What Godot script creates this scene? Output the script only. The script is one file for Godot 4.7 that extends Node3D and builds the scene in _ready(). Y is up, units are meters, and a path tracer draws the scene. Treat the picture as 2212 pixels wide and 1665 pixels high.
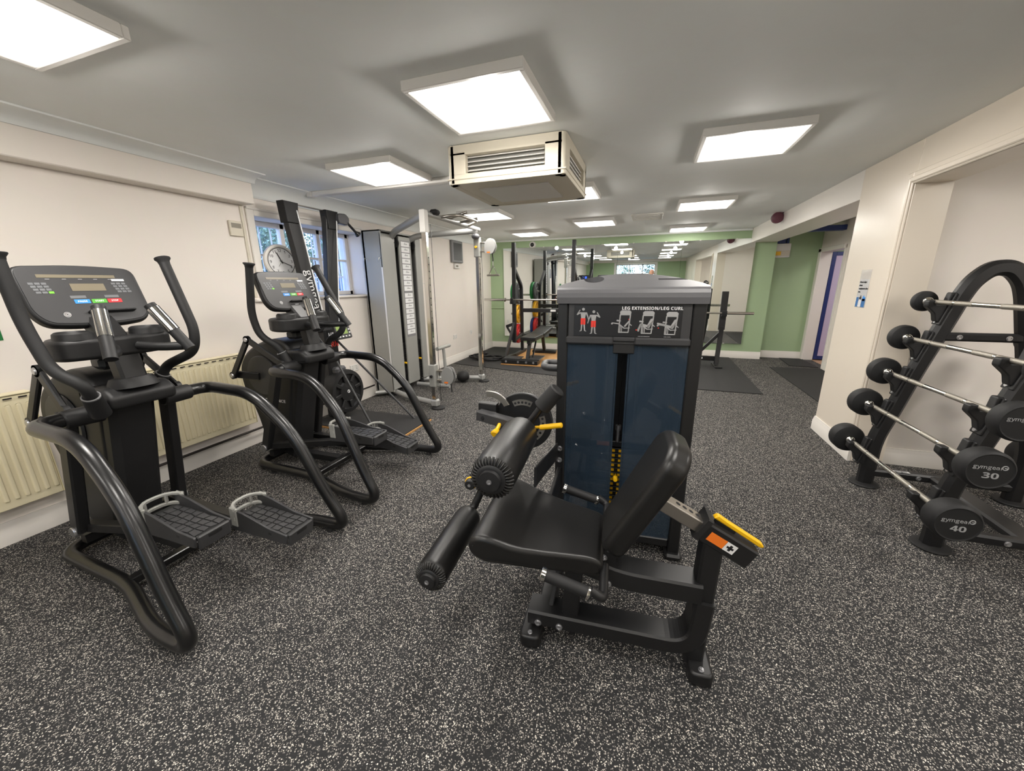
extends Node3D
# A gym room: metres, y up. -z runs into the depth of the room, the camera stands at x = 0, z = 0.

var M := {}
var taken := {}

# ---------------------------------------------------------------- mesh builder
class MB:
	var v := PackedVector3Array()
	var n := PackedVector3Array()
	var ix := PackedInt32Array()
	var t := Transform3D.IDENTITY
	func at(x: Transform3D) -> MB:
		t = x
		return self
	func put(p: Vector3, nn: Vector3) -> int:
		v.append(t * p)
		n.append((t.basis * nn).normalized())
		return v.size() - 1
	func face(a: int, b: int, c: int) -> void: # counterclockwise from outside
		ix.append(a); ix.append(c); ix.append(b)
	func oq(a: Vector3, b: Vector3, c: Vector3, d: Vector3, o: Vector3) -> void:
		var nn := (b - a).cross(c - a)
		if nn.length() < 1e-12: nn = (c - a).cross(d - a)
		nn = nn.normalized()
		if nn.dot(o) < 0.0:
			var e := b
			b = d; d = e
			nn = -nn
		var i := put(a, nn)
		put(b, nn); put(c, nn); put(d, nn)
		face(i, i + 1, i + 2); face(i, i + 2, i + 3)
	func ot(a: Vector3, b: Vector3, c: Vector3, o: Vector3) -> void:
		var nn := (b - a).cross(c - a).normalized()
		if nn.dot(o) < 0.0:
			var e := b
			b = c; c = e
			nn = -nn
		var i := put(a, nn)
		put(b, nn); put(c, nn)
		face(i, i + 1, i + 2)
	# box from its centre, chamfered
	func box(c: Vector3, s: Vector3, bev := 0.0) -> MB:
		var h := s * 0.5
		bev = minf(bev, minf(h.x, minf(h.y, h.z)) * 0.95)
		var q := h - Vector3.ONE * bev
		for k in 3:
			var a := (k + 1) % 3
			var b := (k + 2) % 3
			for sg in [-1.0, 1.0]:
				var p := []
				for e in [[-1, -1], [1, -1], [1, 1], [-1, 1]]:
					var w := Vector3.ZERO
					w[k] = sg * h[k]; w[a] = e[0] * q[a]; w[b] = e[1] * q[b]
					p.append(c + w)
				var o := Vector3.ZERO
				o[k] = sg
				oq(p[0], p[1], p[2], p[3], o)
		if bev > 0.0:
			for k in 3:
				var a := (k + 1) % 3
				var b := (k + 2) % 3
				for sa in [-1.0, 1.0]:
					for sb in [-1.0, 1.0]:
						var p := []
						for e in [[-1, 0], [1, 0], [1, 1], [-1, 1]]:
							var w := Vector3.ZERO
							w[k] = e[0] * q[k]
							w[a] = sa * (h[a] if e[1] == 0 else q[a])
							w[b] = sb * (q[b] if e[1] == 0 else h[b])
							p.append(c + w)
						var o := Vector3.ZERO
						o[a] = sa; o[b] = sb
						oq(p[0], p[1], p[2], p[3], o)
			for sx in [-1.0, 1.0]:
				for sy in [-1.0, 1.0]:
					for sz in [-1.0, 1.0]:
						var s3 := Vector3(sx, sy, sz)
						ot(c + s3 * Vector3(h.x, q.y, q.z), c + s3 * Vector3(q.x, h.y, q.z), c + s3 * Vector3(q.x, q.y, h.z), s3)
		return self
	func bb(a: Vector3, b: Vector3, bev := 0.0) -> MB: # box between two corners
		return box((a + b) * 0.5, (b - a).abs(), bev)
	# surface of revolution: profile of (radius, height) along axis from origin
	func lathe(prof: Array, o: Vector3, axis: Vector3, seg := 20) -> MB:
		var z := axis.normalized()
		var x := z.cross(Vector3.UP if absf(z.y) < 0.9 else Vector3.RIGHT).normalized()
		var y := z.cross(x)
		var m := prof.size()
		var ns := []
		for i in m - 1:
			var d: Vector2 = prof[i + 1] - prof[i]
			ns.append(Vector2(d.y, -d.x).normalized())
		for i in m - 1:
			var n0: Vector2 = ns[i]
			var n1: Vector2 = ns[i]
			if i > 0 and ns[i - 1].dot(ns[i]) > 0.75: n0 = (ns[i - 1] + ns[i]).normalized()
			if i < m - 2 and ns[i + 1].dot(ns[i]) > 0.75: n1 = (ns[i + 1] + ns[i]).normalized()
			var base := v.size()
			for k in seg + 1:
				var an := TAU * k / seg
				var r := x * cos(an) + y * sin(an)
				put(o + r * prof[i].x + z * prof[i].y, r * n0.x + z * n0.y)
				put(o + r * prof[i + 1].x + z * prof[i + 1].y, r * n1.x + z * n1.y)
			for k in seg:
				var q := base + k * 2
				if prof[i].x > 1e-6: face(q, q + 2, q + 1)
				if prof[i + 1].x > 1e-6: face(q + 1, q + 2, q + 3)
		return self
	func cyl(a: Vector3, b: Vector3, ra: float, rb := -1.0, seg := 16, bev := 0.0) -> MB:
		if rb < 0.0: rb = ra
		var l := (b - a).length()
		var p := [Vector2(0, 0), Vector2(ra - bev, 0)]
		if bev > 0.0: p.append(Vector2(ra, bev))
		if bev > 0.0: p.append(Vector2(rb, l - bev))
		p.append_array([Vector2(rb - bev, l), Vector2(0, l)])
		return lathe(p, a, b - a, seg)
	func ring(c: Vector3, axis: Vector3, R: float, r: float, seg := 28, sub := 10) -> MB:
		var p := []
		for k in sub + 1:
			var an := TAU * k / sub
			p.append(Vector2(R - r * cos(an), -r * sin(an)))
		return lathe(p, c, axis, seg)
	func ball(c: Vector3, r: float, seg := 16, sq := 1.0) -> MB:
		var p := []
		for k in 9:
			var an := PI * k / 8.0
			p.append(Vector2(r * sin(an), -r * cos(an) * sq))
		return lathe(p, c, Vector3.UP, seg)
	# round tube along a path
	func tube(pts: Array, r: float, seg := 12, r2 := -1.0) -> MB:
		var m := pts.size()
		if r2 < 0.0: r2 = r
		var tg: Vector3 = (pts[1] - pts[0]).normalized()
		var x := tg.cross(Vector3.UP if absf(tg.y) < 0.9 else Vector3.RIGHT).normalized()
		var base := v.size()
		for i in m:
			var d: Vector3
			if i == 0: d = pts[1] - pts[0]
			elif i == m - 1: d = pts[i] - pts[i - 1]
			else: d = (pts[i + 1] - pts[i]).normalized() + (pts[i] - pts[i - 1]).normalized()
			d = d.normalized()
			x = (x - d * x.dot(d)).normalized()
			var y := d.cross(x)
			var rr := lerpf(r, r2, float(i) / (m - 1))
			for k in seg + 1:
				var an := TAU * k / seg
				var nn := x * cos(an) + y * sin(an)
				put(pts[i] + nn * rr, nn)
			if i == 0 or i == m - 1:
				var s := -1.0 if i == 0 else 1.0
				var c := put(pts[i], d * s)
				for k in seg:
					var a1 := TAU * k / seg
					var a2 := TAU * (k + 1) / seg
					var i1 := put(pts[i] + (x * cos(a1) + y * sin(a1)) * rr, d * s)
					var i2 := put(pts[i] + (x * cos(a2) + y * sin(a2)) * rr, d * s)
					if s > 0: face(c, i1, i2)
					else: face(c, i2, i1)
		var st := seg + 1
		var capn := 1 + 2 * seg
		for i in m - 1:
			var o0 := base + i * st + (capn if i > 0 else 0)
			var o1 := base + (i + 1) * st + capn
			for k in seg:
				face(o0 + k, o0 + k + 1, o1 + k)
				face(o1 + k, o0 + k + 1, o1 + k + 1)
		return self
	# rectangular section swept along a path; w across, h along up
	func bar(pts: Array, w: float, h: float, up := Vector3.UP, ch := 0.004) -> MB:
		var m := pts.size()
		var rings := []
		for i in m:
			var d: Vector3
			var k := 1.0
			if i == 0: d = (pts[1] - pts[0]).normalized()
			elif i == m - 1: d = (pts[i] - pts[i - 1]).normalized()
			else:
				var d0: Vector3 = (pts[i] - pts[i - 1]).normalized()
				var d1: Vector3 = (pts[i + 1] - pts[i]).normalized()
				d = (d0 + d1).normalized()
				k = 1.0 / maxf(0.4, d.dot(d1))
			var x := d.cross(up).normalized()
			var y := x.cross(d).normalized()
			var bend := 1.0
			if i > 0 and i < m - 1: bend = k
			var hx := w * 0.5
			var hy := h * 0.5
			var cx := minf(ch, hx * 0.9)
			var cy := minf(ch, hy * 0.9)
			var ps := [Vector2(hx, -hy + cy), Vector2(hx, hy - cy), Vector2(hx - cx, hy), Vector2(-hx + cx, hy), Vector2(-hx, hy - cy), Vector2(-hx, -hy + cy), Vector2(-hx + cx, -hy), Vector2(hx - cx, -hy)]
			var rg := []
			for p in ps: rg.append(pts[i] + x * p.x * (bend if absf(_turn(pts, i).dot(x)) > 0.5 else 1.0) + y * p.y * (bend if absf(_turn(pts, i).dot(y)) > 0.5 else 1.0))
			rings.append(rg)
		for i in m - 1:
			var mid: Vector3 = (pts[i] + pts[i + 1]) * 0.5
			for k in 8:
				var a: Vector3 = rings[i][k]
				var b: Vector3 = rings[i][(k + 1) % 8]
				var c: Vector3 = rings[i + 1][(k + 1) % 8]
				var d: Vector3 = rings[i + 1][k]
				oq(a, b, c, d, (a + b + c + d) * 0.25 - mid)
		for e in [0, m - 1]:
			var o: Vector3 = (pts[0] - pts[1]) if e == 0 else (pts[m - 1] - pts[m - 2])
			var rg: Array = rings[e]
			oq(rg[0], rg[1], rg[4], rg[5], o)
			oq(rg[1], rg[2], rg[3], rg[4], o)
			oq(rg[0], rg[5], rg[6], rg[7], o)
		return self
	func _turn(pts: Array, i: int) -> Vector3:
		if i == 0 or i == pts.size() - 1: return Vector3.ZERO
		var d: Vector3 = (pts[i + 1] - pts[i]).normalized() - (pts[i] - pts[i - 1]).normalized()
		return d.normalized() if d.length() > 1e-4 else Vector3.ZERO
	# polygon in xy extruded along z, rounded rims
	func extr(poly: Array, depth: float, bev := 0.0, segs := 1) -> MB:
		var pl := PackedVector2Array(poly)
		if Geometry2D.is_polygon_clockwise(pl): pl.reverse()
		var m := pl.size()
		var nr := []
		var en := []
		for i in m:
			var d := (pl[(i + 1) % m] - pl[i]).normalized()
			en.append(Vector2(d.y, -d.x))
		for i in m:
			var a: Vector2 = en[(i + m - 1) % m]
			var b: Vector2 = en[i]
			var s := (a + b).normalized()
			nr.append(s / maxf(0.35, s.dot(b)))
		var layers := []
		var h := depth * 0.5
		if bev <= 0.0:
			layers = [[-h, 0.0], [h, 0.0]]
		else:
			for k in segs + 1:
				var an := PI * 0.5 * (segs - k) / segs
				layers.append([-h + bev * (1.0 - sin(an)), -bev * (1.0 - cos(an))])
			for k in segs + 1:
				var an := PI * 0.5 * k / segs
				layers.append([h - bev * (1.0 - sin(an)), -bev * (1.0 - cos(an))])
		var L := layers.size()
		for i in m:
			var j := (i + 1) % m
			var ni: Vector2 = en[i]
			var nj: Vector2 = en[i]
			if en[(i + m - 1) % m].dot(en[i]) > 0.8: ni = (en[(i + m - 1) % m] + en[i]).normalized()
			if en[j].dot(en[i]) > 0.8: nj = (en[j] + en[i]).normalized()
			var base := v.size()
			for k in L:
				var off: float = layers[k][1]
				var z: float = layers[k][0]
				var el := 0.0
				if bev > 0.0:
					el = asin(clampf((h - bev - absf(z)) / -bev, 0.0, 1.0)) if absf(z) > h - bev else 0.0
				var sz := signf(z)
				put(Vector3(pl[i].x + nr[i].x * off, pl[i].y + nr[i].y * off, z), Vector3(ni.x * cos(el), ni.y * cos(el), sin(el) * sz))
				put(Vector3(pl[j].x + nr[j].x * off, pl[j].y + nr[j].y * off, z), Vector3(nj.x * cos(el), nj.y * cos(el), sin(el) * sz))
			for k in L - 1:
				var q := base + k * 2
				face(q, q + 1, q + 2)
				face(q + 1, q + 3, q + 2)
		var cap := PackedVector2Array()
		for i in m: cap.append(pl[i] + nr[i] * (layers[0][1] if bev > 0.0 else 0.0))
		var tr := Geometry2D.triangulate_polygon(pl)
		for s in [-1.0, 1.0]:
			var base := v.size()
			for p in cap: put(Vector3(p.x, p.y, h * s), Vector3(0, 0, s))
			for k in range(0, tr.size(), 3):
				var a := tr[k]
				var b := tr[k + 1]
				var c := tr[k + 2]
				var ar := (pl[b] - pl[a]).cross(pl[c] - pl[a])
				if (ar > 0.0) == (s > 0.0): face(base + a, base + b, base + c)
				else: face(base + a, base + c, base + b)
		return self
	func warp(f: Callable) -> MB: # move every vertex, then smooth normals by position where they were close
		for i in v.size():
			var p := v[i]
			var q: Vector3 = f.call(p)
			var e := 0.002
			var nn := n[i]
			var a := nn.cross(Vector3.UP if absf(nn.y) < 0.9 else Vector3.RIGHT).normalized()
			var b := nn.cross(a)
			var da: Vector3 = f.call(p + a * e) - q
			var db: Vector3 = f.call(p + b * e) - q
			var c := da.cross(db).normalized()
			v[i] = q
			n[i] = c if c.dot(nn) > 0 else -c
		return self
	func mesh() -> ArrayMesh:
		var a := []
		a.resize(Mesh.ARRAY_MAX)
		a[Mesh.ARRAY_VERTEX] = v
		a[Mesh.ARRAY_NORMAL] = n
		a[Mesh.ARRAY_INDEX] = ix
		var me := ArrayMesh.new()
		me.add_surface_from_arrays(Mesh.PRIMITIVE_TRIANGLES, a)
		return me

# ---------------------------------------------------------------- small helpers
func V(x: float, y: float, z: float) -> Vector3:
	return Vector3(x, y, z)

func fil(pts: Array, rad: float, k := 5) -> Array: # round the corners of a path
	var out := [pts[0]]
	for i in range(1, pts.size() - 1):
		var p: Vector3 = pts[i]
		var a: Vector3 = pts[i - 1] - p
		var b: Vector3 = pts[i + 1] - p
		var d := minf(rad, minf(a.length(), b.length()) * 0.48)
		var s: Vector3 = p + a.normalized() * d
		var e: Vector3 = p + b.normalized() * d
		for j in k + 1:
			var t := float(j) / k
			out.append(s.lerp(p, t).lerp(p.lerp(e, t), t))
	out.append(pts[-1])
	return out

func rp(pts: Array, rad, k := 4) -> Array: # round the corners of a polygon
	var out := []
	var m := pts.size()
	for i in m:
		var p: Vector2 = pts[i]
		var a: Vector2 = pts[(i + m - 1) % m] - p
		var b: Vector2 = pts[(i + 1) % m] - p
		var r: float = rad[i] if rad is Array else rad
		var d := minf(r, minf(a.length(), b.length()) * 0.48)
		if d < 1e-4:
			out.append(p)
			continue
		var s := p + a.normalized() * d
		var e := p + b.normalized() * d
		for j in k + 1:
			var t := float(j) / k
			out.append(s.lerp(p, t).lerp(p.lerp(e, t), t))
	return out

func rect(w: float, h: float, r := 0.0, k := 4) -> Array:
	return rp([Vector2(-w / 2, -h / 2), Vector2(w / 2, -h / 2), Vector2(w / 2, h / 2), Vector2(-w / 2, h / 2)], r, k)

func disc(r: float, k := 24) -> Array:
	var o := []
	for i in k: o.append(Vector2(cos(TAU * i / k), sin(TAU * i / k)) * r)
	return o

func tf(o: Vector3, ex := 0.0, ey := 0.0, ez := 0.0) -> Transform3D: # degrees
	return Transform3D(Basis.from_euler(Vector3(deg_to_rad(ex), deg_to_rad(ey), deg_to_rad(ez))), o)

func mt(called: String, c: Color, rough := 0.6, metal := 0.0, extra := {}) -> StandardMaterial3D:
	var m := StandardMaterial3D.new()
	m.albedo_color = c
	m.roughness = rough
	m.metallic = metal
	for k in extra: m.set(k, extra[k])
	M[called] = m
	return m

func noise_tex(freq: float, a: Color, b: Color, size := 512, oct := 4, sd := 3) -> NoiseTexture2D:
	var t := NoiseTexture2D.new()
	var f := FastNoiseLite.new()
	f.frequency = freq
	f.fractal_octaves = oct
	f.seed = sd
	t.noise = f
	t.width = size
	t.height = size
	t.seamless = true
	var g := Gradient.new()
	g.set_color(0, a)
	g.set_color(1, b)
	t.color_ramp = g
	return t

func bump_tex(freq: float, strength: float, sd := 5, size := 512) -> NoiseTexture2D:
	var t := NoiseTexture2D.new()
	var f := FastNoiseLite.new()
	f.frequency = freq
	f.fractal_octaves = 4
	f.seed = sd
	t.noise = f
	t.width = size
	t.height = size
	t.seamless = true
	t.as_normal_map = true
	t.bump_strength = strength
	return t

func numbered(called: String) -> String:
	if not taken.has(called):
		taken[called] = 0
		return called
	taken[called] += 1
	return "%s_%03d" % [called, taken[called]]

func thing(called: String, label: String, category: String, at := Vector3.ZERO, turn := 0.0, group := "") -> Node3D:
	var o := Node3D.new()
	o.name = numbered(called)
	add_child(o)
	o.position = at
	o.rotation.y = deg_to_rad(turn)
	tag(o, label, category, group)
	return o

func tag(o: Node, label: String, category: String, group := "", kind := "") -> Node:
	if label: o.set_meta("label", label)
	if category: o.set_meta("category", category)
	if group: o.set_meta("group", group)
	if kind: o.set_meta("kind", kind)
	return o

func inst(me: Mesh, called: String, m: Material, parent: Node) -> MeshInstance3D:
	var o := MeshInstance3D.new()
	o.mesh = me
	o.material_override = m
	if parent == self: o.name = numbered(called)
	else: o.name = called
	parent.add_child(o, true)
	return o

func part(b: MB, called: String, m: Material, parent: Node, label := "") -> MeshInstance3D:
	var o := inst(b.mesh(), called, m, parent)
	if label: o.set_meta("label", label)
	return o

func struct(b: MB, called: String, m: Material) -> MeshInstance3D:
	var o := inst(b.mesh(), called, m, self)
	o.set_meta("kind", "structure")
	return o

func text(s: String, h: float, m: Material, parent: Node, x: Transform3D, called := "lettering", bold := false, wide := 1.0, mono := false) -> MeshInstance3D:
	var tm := TextMesh.new()
	var f := SystemFont.new()
	f.font_names = PackedStringArray(["Droid Sans Mono" if mono else "Droid Sans"])
	if bold: f.font_weight = 700
	tm.font = f
	tm.text = s
	tm.font_size = 32
	tm.pixel_size = h / 24.0
	tm.depth = 0.0015
	tm.curve_step = 2.0
	var o := inst(tm, called, m, parent)
	o.transform = x * Transform3D(Basis.from_scale(Vector3(wide, 1, 1)), Vector3.ZERO)
	return o

func copy(o: Node3D, label := "") -> Node3D:
	var r: Node3D = o.duplicate()
	var bn := String(o.name)
	r.name = numbered(bn)
	add_child(r)
	if label: r.set_meta("label", label)
	return r

# ---------------------------------------------------------------- the scene
func _ready() -> void:
	setup_camera_and_light()
	make_materials()
	build_room()
	build_openings()
	build_ceiling_fittings()
	build_wall_fittings()
	build_leg_machine()
	build_ellipticals()
	build_barbell_rack()
	build_cable_machine()
	build_ski_machine()
	build_half_rack()
	build_bench_stand()
	build_back_wall_things()
	build_behind_camera()
	build_outside()

const LIGHT_TINT := Color(1.0, 0.978, 0.95)
const PANEL_ENERGY := 1.76

func setup_camera_and_light() -> void:
	var cam := Camera3D.new()
	cam.name = "camera"
	cam.fov = 90.449
	cam.keep_aspect = Camera3D.KEEP_HEIGHT
	cam.near = 0.02
	cam.far = 200.0
	cam.transform = Transform3D(Basis(Vector3(0.943956, -0.010423, -0.329908), Vector3(-0.075323, 0.966326, -0.246051), Vector3(0.321363, 0.257111, 0.911383)), Vector3(0, 1.5, 0))
	add_child(cam)
	cam.current = true
	var we := WorldEnvironment.new()
	we.name = "environment"
	var e := Environment.new()
	e.background_mode = Environment.BG_SKY
	var sky := Sky.new()
	var sm := ProceduralSkyMaterial.new()
	sm.sky_top_color = Color(0.45, 0.6, 0.88)
	sm.sky_horizon_color = Color(0.78, 0.86, 0.97)
	sm.ground_bottom_color = Color(0.25, 0.25, 0.24)
	sm.ground_horizon_color = Color(0.6, 0.64, 0.68)
	sm.sun_angle_max = 0.0
	sky.sky_material = sm
	e.sky = sky
	e.background_energy_multiplier = 10.0
	e.tonemap_mode = Environment.TONE_MAPPER_LINEAR
	e.tonemap_exposure = 1.0
	e.sdfgi_enabled = true
	e.ssao_enabled = true
	e.ssil_enabled = true
	we.environment = e
	add_child(we)

func make_materials() -> void:
	# rubber floor: black crumb with pale flecks
	var S := 2048
	var px := PackedByteArray()
	px.resize(S * S * 3)
	var rng := RandomNumberGenerator.new()
	rng.seed = 11
	for i in S * S:
		var g := 32 + (rng.randi() % 18)
		px[i * 3] = g; px[i * 3 + 1] = g; px[i * 3 + 2] = g + 1
	for f in 78000:
		var cx := rng.randi() % S
		var cy := rng.randi() % S
		var an := rng.randf() * PI
		var la := rng.randf_range(1.4, 4.6)
		var lb := rng.randf_range(1.2, 2.6)
		var tone := rng.randf()
		var c := [226, 219, 207]
		if tone < 0.3: c = [178, 172, 163]
		elif tone < 0.62: c = [128, 124, 119]
		elif tone < 0.80: c = [88, 86, 83]
		elif tone > 0.96: c = [240, 235, 225]
		var ca := cos(an)
		var sa := sin(an)
		var rr := int(ceil(la))
		for dy in range(-rr, rr + 1):
			for dx in range(-rr, rr + 1):
				var u := (dx * ca + dy * sa) / la
				var w := (-dx * sa + dy * ca) / lb
				if absf(u) + absf(w) * 0.8 + u * u * 0.3 < 1.0:
					var q := (((cy + dy + S) % S) * S + (cx + dx + S) % S) * 3
					px[q] = c[0]; px[q + 1] = c[1]; px[q + 2] = c[2]
	var im := Image.create_from_data(S, S, false, Image.FORMAT_RGB8, px)
	im.generate_mipmaps()
	var ft := ImageTexture.create_from_image(im)
	mt("floor", Color.WHITE, 0.82, 0.0, {"albedo_texture": ft, "uv1_triplanar": true, "uv1_world_triplanar": true, "uv1_scale": Vector3.ONE * 0.55, "metallic_specular": 0.35})
	M.floor.normal_enabled = true
	M.floor.normal_texture = bump_tex(0.12, 4.0, 9)
	M.floor.normal_scale = 0.35
	mt("mat", Color(0.14, 0.138, 0.138), 0.8, 0.0, {"normal_enabled": true, "normal_texture": bump_tex(0.2, 3.0, 4), "normal_scale": 0.3, "uv1_triplanar": true, "uv1_world_triplanar": true, "uv1_scale": Vector3.ONE * 1.5})
	var plaster := {"uv1_triplanar": true, "uv1_world_triplanar": true, "uv1_scale": Vector3.ONE * 0.35, "normal_enabled": true, "normal_texture": bump_tex(0.02, 2.0, 21), "normal_scale": 0.15}
	mt("wall", Color.WHITE, 0.62, 0.0, plaster)
	M.wall.albedo_texture = noise_tex(0.006, Color(0.915, 0.885, 0.85), Color(0.928, 0.90, 0.868), 512, 3, 8)
	mt("ceiling", Color.WHITE, 0.75, 0.0, plaster)
	M.ceiling.albedo_texture = noise_tex(0.007, Color(0.92, 0.93, 0.92), Color(0.935, 0.945, 0.938), 512, 4, 15)
	mt("green", Color.WHITE, 0.55, 0.0, plaster)
	M.green.albedo_texture = noise_tex(0.01, Color(0.635, 0.725, 0.57), Color(0.65, 0.74, 0.585), 256, 3, 5)
	mt("trim", Color(0.90, 0.88, 0.85), 0.4)
	mt("pillar_gloss", Color(0.90, 0.86, 0.80), 0.28, 0.0, {"normal_enabled": true, "normal_texture": M.wall.normal_texture, "normal_scale": 0.1, "uv1_triplanar": true, "uv1_world_triplanar": true, "uv1_scale": Vector3.ONE * 0.35})
	mt("plastic_white", Color(0.88, 0.87, 0.85), 0.4)
	mt("plastic_cream", Color(0.84, 0.81, 0.74), 0.45)
	mt("radiator", Color(0.90, 0.86, 0.73), 0.35)
	mt("pipe_dark", Color(0.22, 0.20, 0.19), 0.4, 0.6)
	mt("mirror", Color(0.93, 0.95, 0.94), 0.0, 1.0)
	mt("black", Color(0.092, 0.092, 0.096), 0.42, 0.0, {"metallic_specular": 0.5})
	mt("black_gloss", Color(0.05, 0.05, 0.055), 0.30, 0.0, {"clearcoat_enabled": true, "clearcoat": 0.3, "clearcoat_roughness": 0.25})
	mt("black_plastic", Color(0.096, 0.096, 0.10), 0.5, 0.0, {"normal_enabled": true, "normal_texture": bump_tex(0.25, 2.0, 31), "normal_scale": 0.12, "uv1_triplanar": true, "uv1_scale": Vector3.ONE * 6.0})
	mt("charcoal", Color(0.205, 0.205, 0.21), 0.45)
	mt("rubber", Color(0.087, 0.087, 0.09), 0.65)
	mt("vinyl", Color(0.09, 0.088, 0.086), 0.36, 0.0, {"normal_enabled": true, "normal_texture": bump_tex(0.22, 3.0, 41), "normal_scale": 0.18, "uv1_triplanar": true, "uv1_scale": Vector3.ONE * 5.0})
	mt("grey_plastic", Color(0.50, 0.50, 0.505), 0.42, 0.0)
	mt("cap_grey", Color(0.36, 0.36, 0.37), 0.4)
	mt("grey_dark", Color(0.30, 0.30, 0.31), 0.45)
	mt("silver_paint", Color(0.66, 0.66, 0.65), 0.38, 0.35)
	mt("panel_grey", Color(0.60, 0.60, 0.58), 0.42, 0.1)
	mt("chrome", Color(0.86, 0.85, 0.83), 0.12, 1.0)
	mt("steel", Color(0.72, 0.70, 0.67), 0.3, 1.0)
	mt("knurl", Color(0.68, 0.66, 0.62), 0.45, 1.0, {"normal_enabled": true, "normal_texture": bump_tex(0.35, 6.0, 51), "normal_scale": 0.5, "uv1_triplanar": true, "uv1_scale": Vector3.ONE * 12.0})
	mt("zinc", Color(0.75, 0.75, 0.76), 0.3, 0.9)
	mt("yellow", Color(0.93, 0.72, 0.06), 0.4)
	mt("orange_label", Color(0.92, 0.47, 0.12), 0.5)
	mt("white_print", Color(0.90, 0.90, 0.90), 0.55)
	mt("grey_print", Color(0.62, 0.62, 0.62), 0.55)
	mt("red_print", Color(0.86, 0.22, 0.17), 0.5)
	mt("black_print", Color(0.10, 0.10, 0.11), 0.6)
	mt("sign_black", Color(0.105, 0.105, 0.115), 0.35)
	mt("blue_print", Color(0.17, 0.42, 0.66), 0.5)
	mt("key_blue", Color(0.20, 0.55, 0.88), 0.45)
	mt("key_green", Color(0.33, 0.66, 0.22), 0.45)
	mt("key_lime", Color(0.47, 0.83, 0.24), 0.45)
	mt("key_red", Color(0.80, 0.16, 0.19), 0.45)
	mt("key_grey", Color(0.42, 0.43, 0.44), 0.5)
	mt("lcd", Color(0.47, 0.44, 0.37), 0.3)
	mt("lcd_green", Color(0.45, 0.55, 0.20), 0.3)
	mt("acrylic", Color(0.19, 0.245, 0.30, 0.62), 0.05, 0.0, {"transparency": BaseMaterial3D.TRANSPARENCY_ALPHA})
	mt("glass", Color(0.86, 0.93, 1.0, 0.10), 0.0, 0.0, {"transparency": BaseMaterial3D.TRANSPARENCY_ALPHA})
	mt("plastic_film", Color(0.95, 0.95, 0.95, 0.25), 0.05, 0.0, {"transparency": BaseMaterial3D.TRANSPARENCY_ALPHA})
	mt("wood", Color.WHITE, 0.5, 0.0, {"albedo_texture": noise_tex(0.02, Color(0.70, 0.50, 0.28), Color(0.80, 0.62, 0.38), 256, 4, 77), "uv1_triplanar": true, "uv1_scale": Vector3(0.6, 4, 4)})
	mt("plate_green", Color(0.06, 0.43, 0.20), 0.5)
	mt("plate_yellow", Color(0.90, 0.66, 0.07), 0.5)
	mt("plate_red", Color(0.78, 0.15, 0.15), 0.5)
	mt("plate_blue", Color(0.13, 0.22, 0.48), 0.5)
	mt("door_blue", Color(0.13, 0.20, 0.42), 0.4)
	mt("lilac", Color(0.76, 0.71, 0.81), 0.6)
	mt("purple", Color(0.42, 0.24, 0.29), 0.5)
	mt("glow", Color(1, 1, 1), 0.5, 0.0, {"emission_enabled": true, "emission": Color(1.0, 0.985, 0.96), "emission_energy_multiplier": 2.2})
	mt("blue_glow", Color(0.2, 0.3, 0.8), 0.4, 0.0, {"emission_enabled": true, "emission": Color(0.25, 0.45, 1.0), "emission_energy_multiplier": 0.9})
	mt("skin", Color(0.80, 0.60, 0.50), 0.5, 0.0, {"subsurf_scatter_enabled": true, "subsurf_scatter_strength": 0.1})
	mt("shirt", Color(0.13, 0.14, 0.17), 0.8)
	mt("lino", Color(0.74, 0.60, 0.48), 0.5)

# ---------------------------------------------------------------- room shell
const XL := -3.57
const XR := 1.73
const ZB := -8.70
const ZF := 6.0
const CY := 2.45

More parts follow.
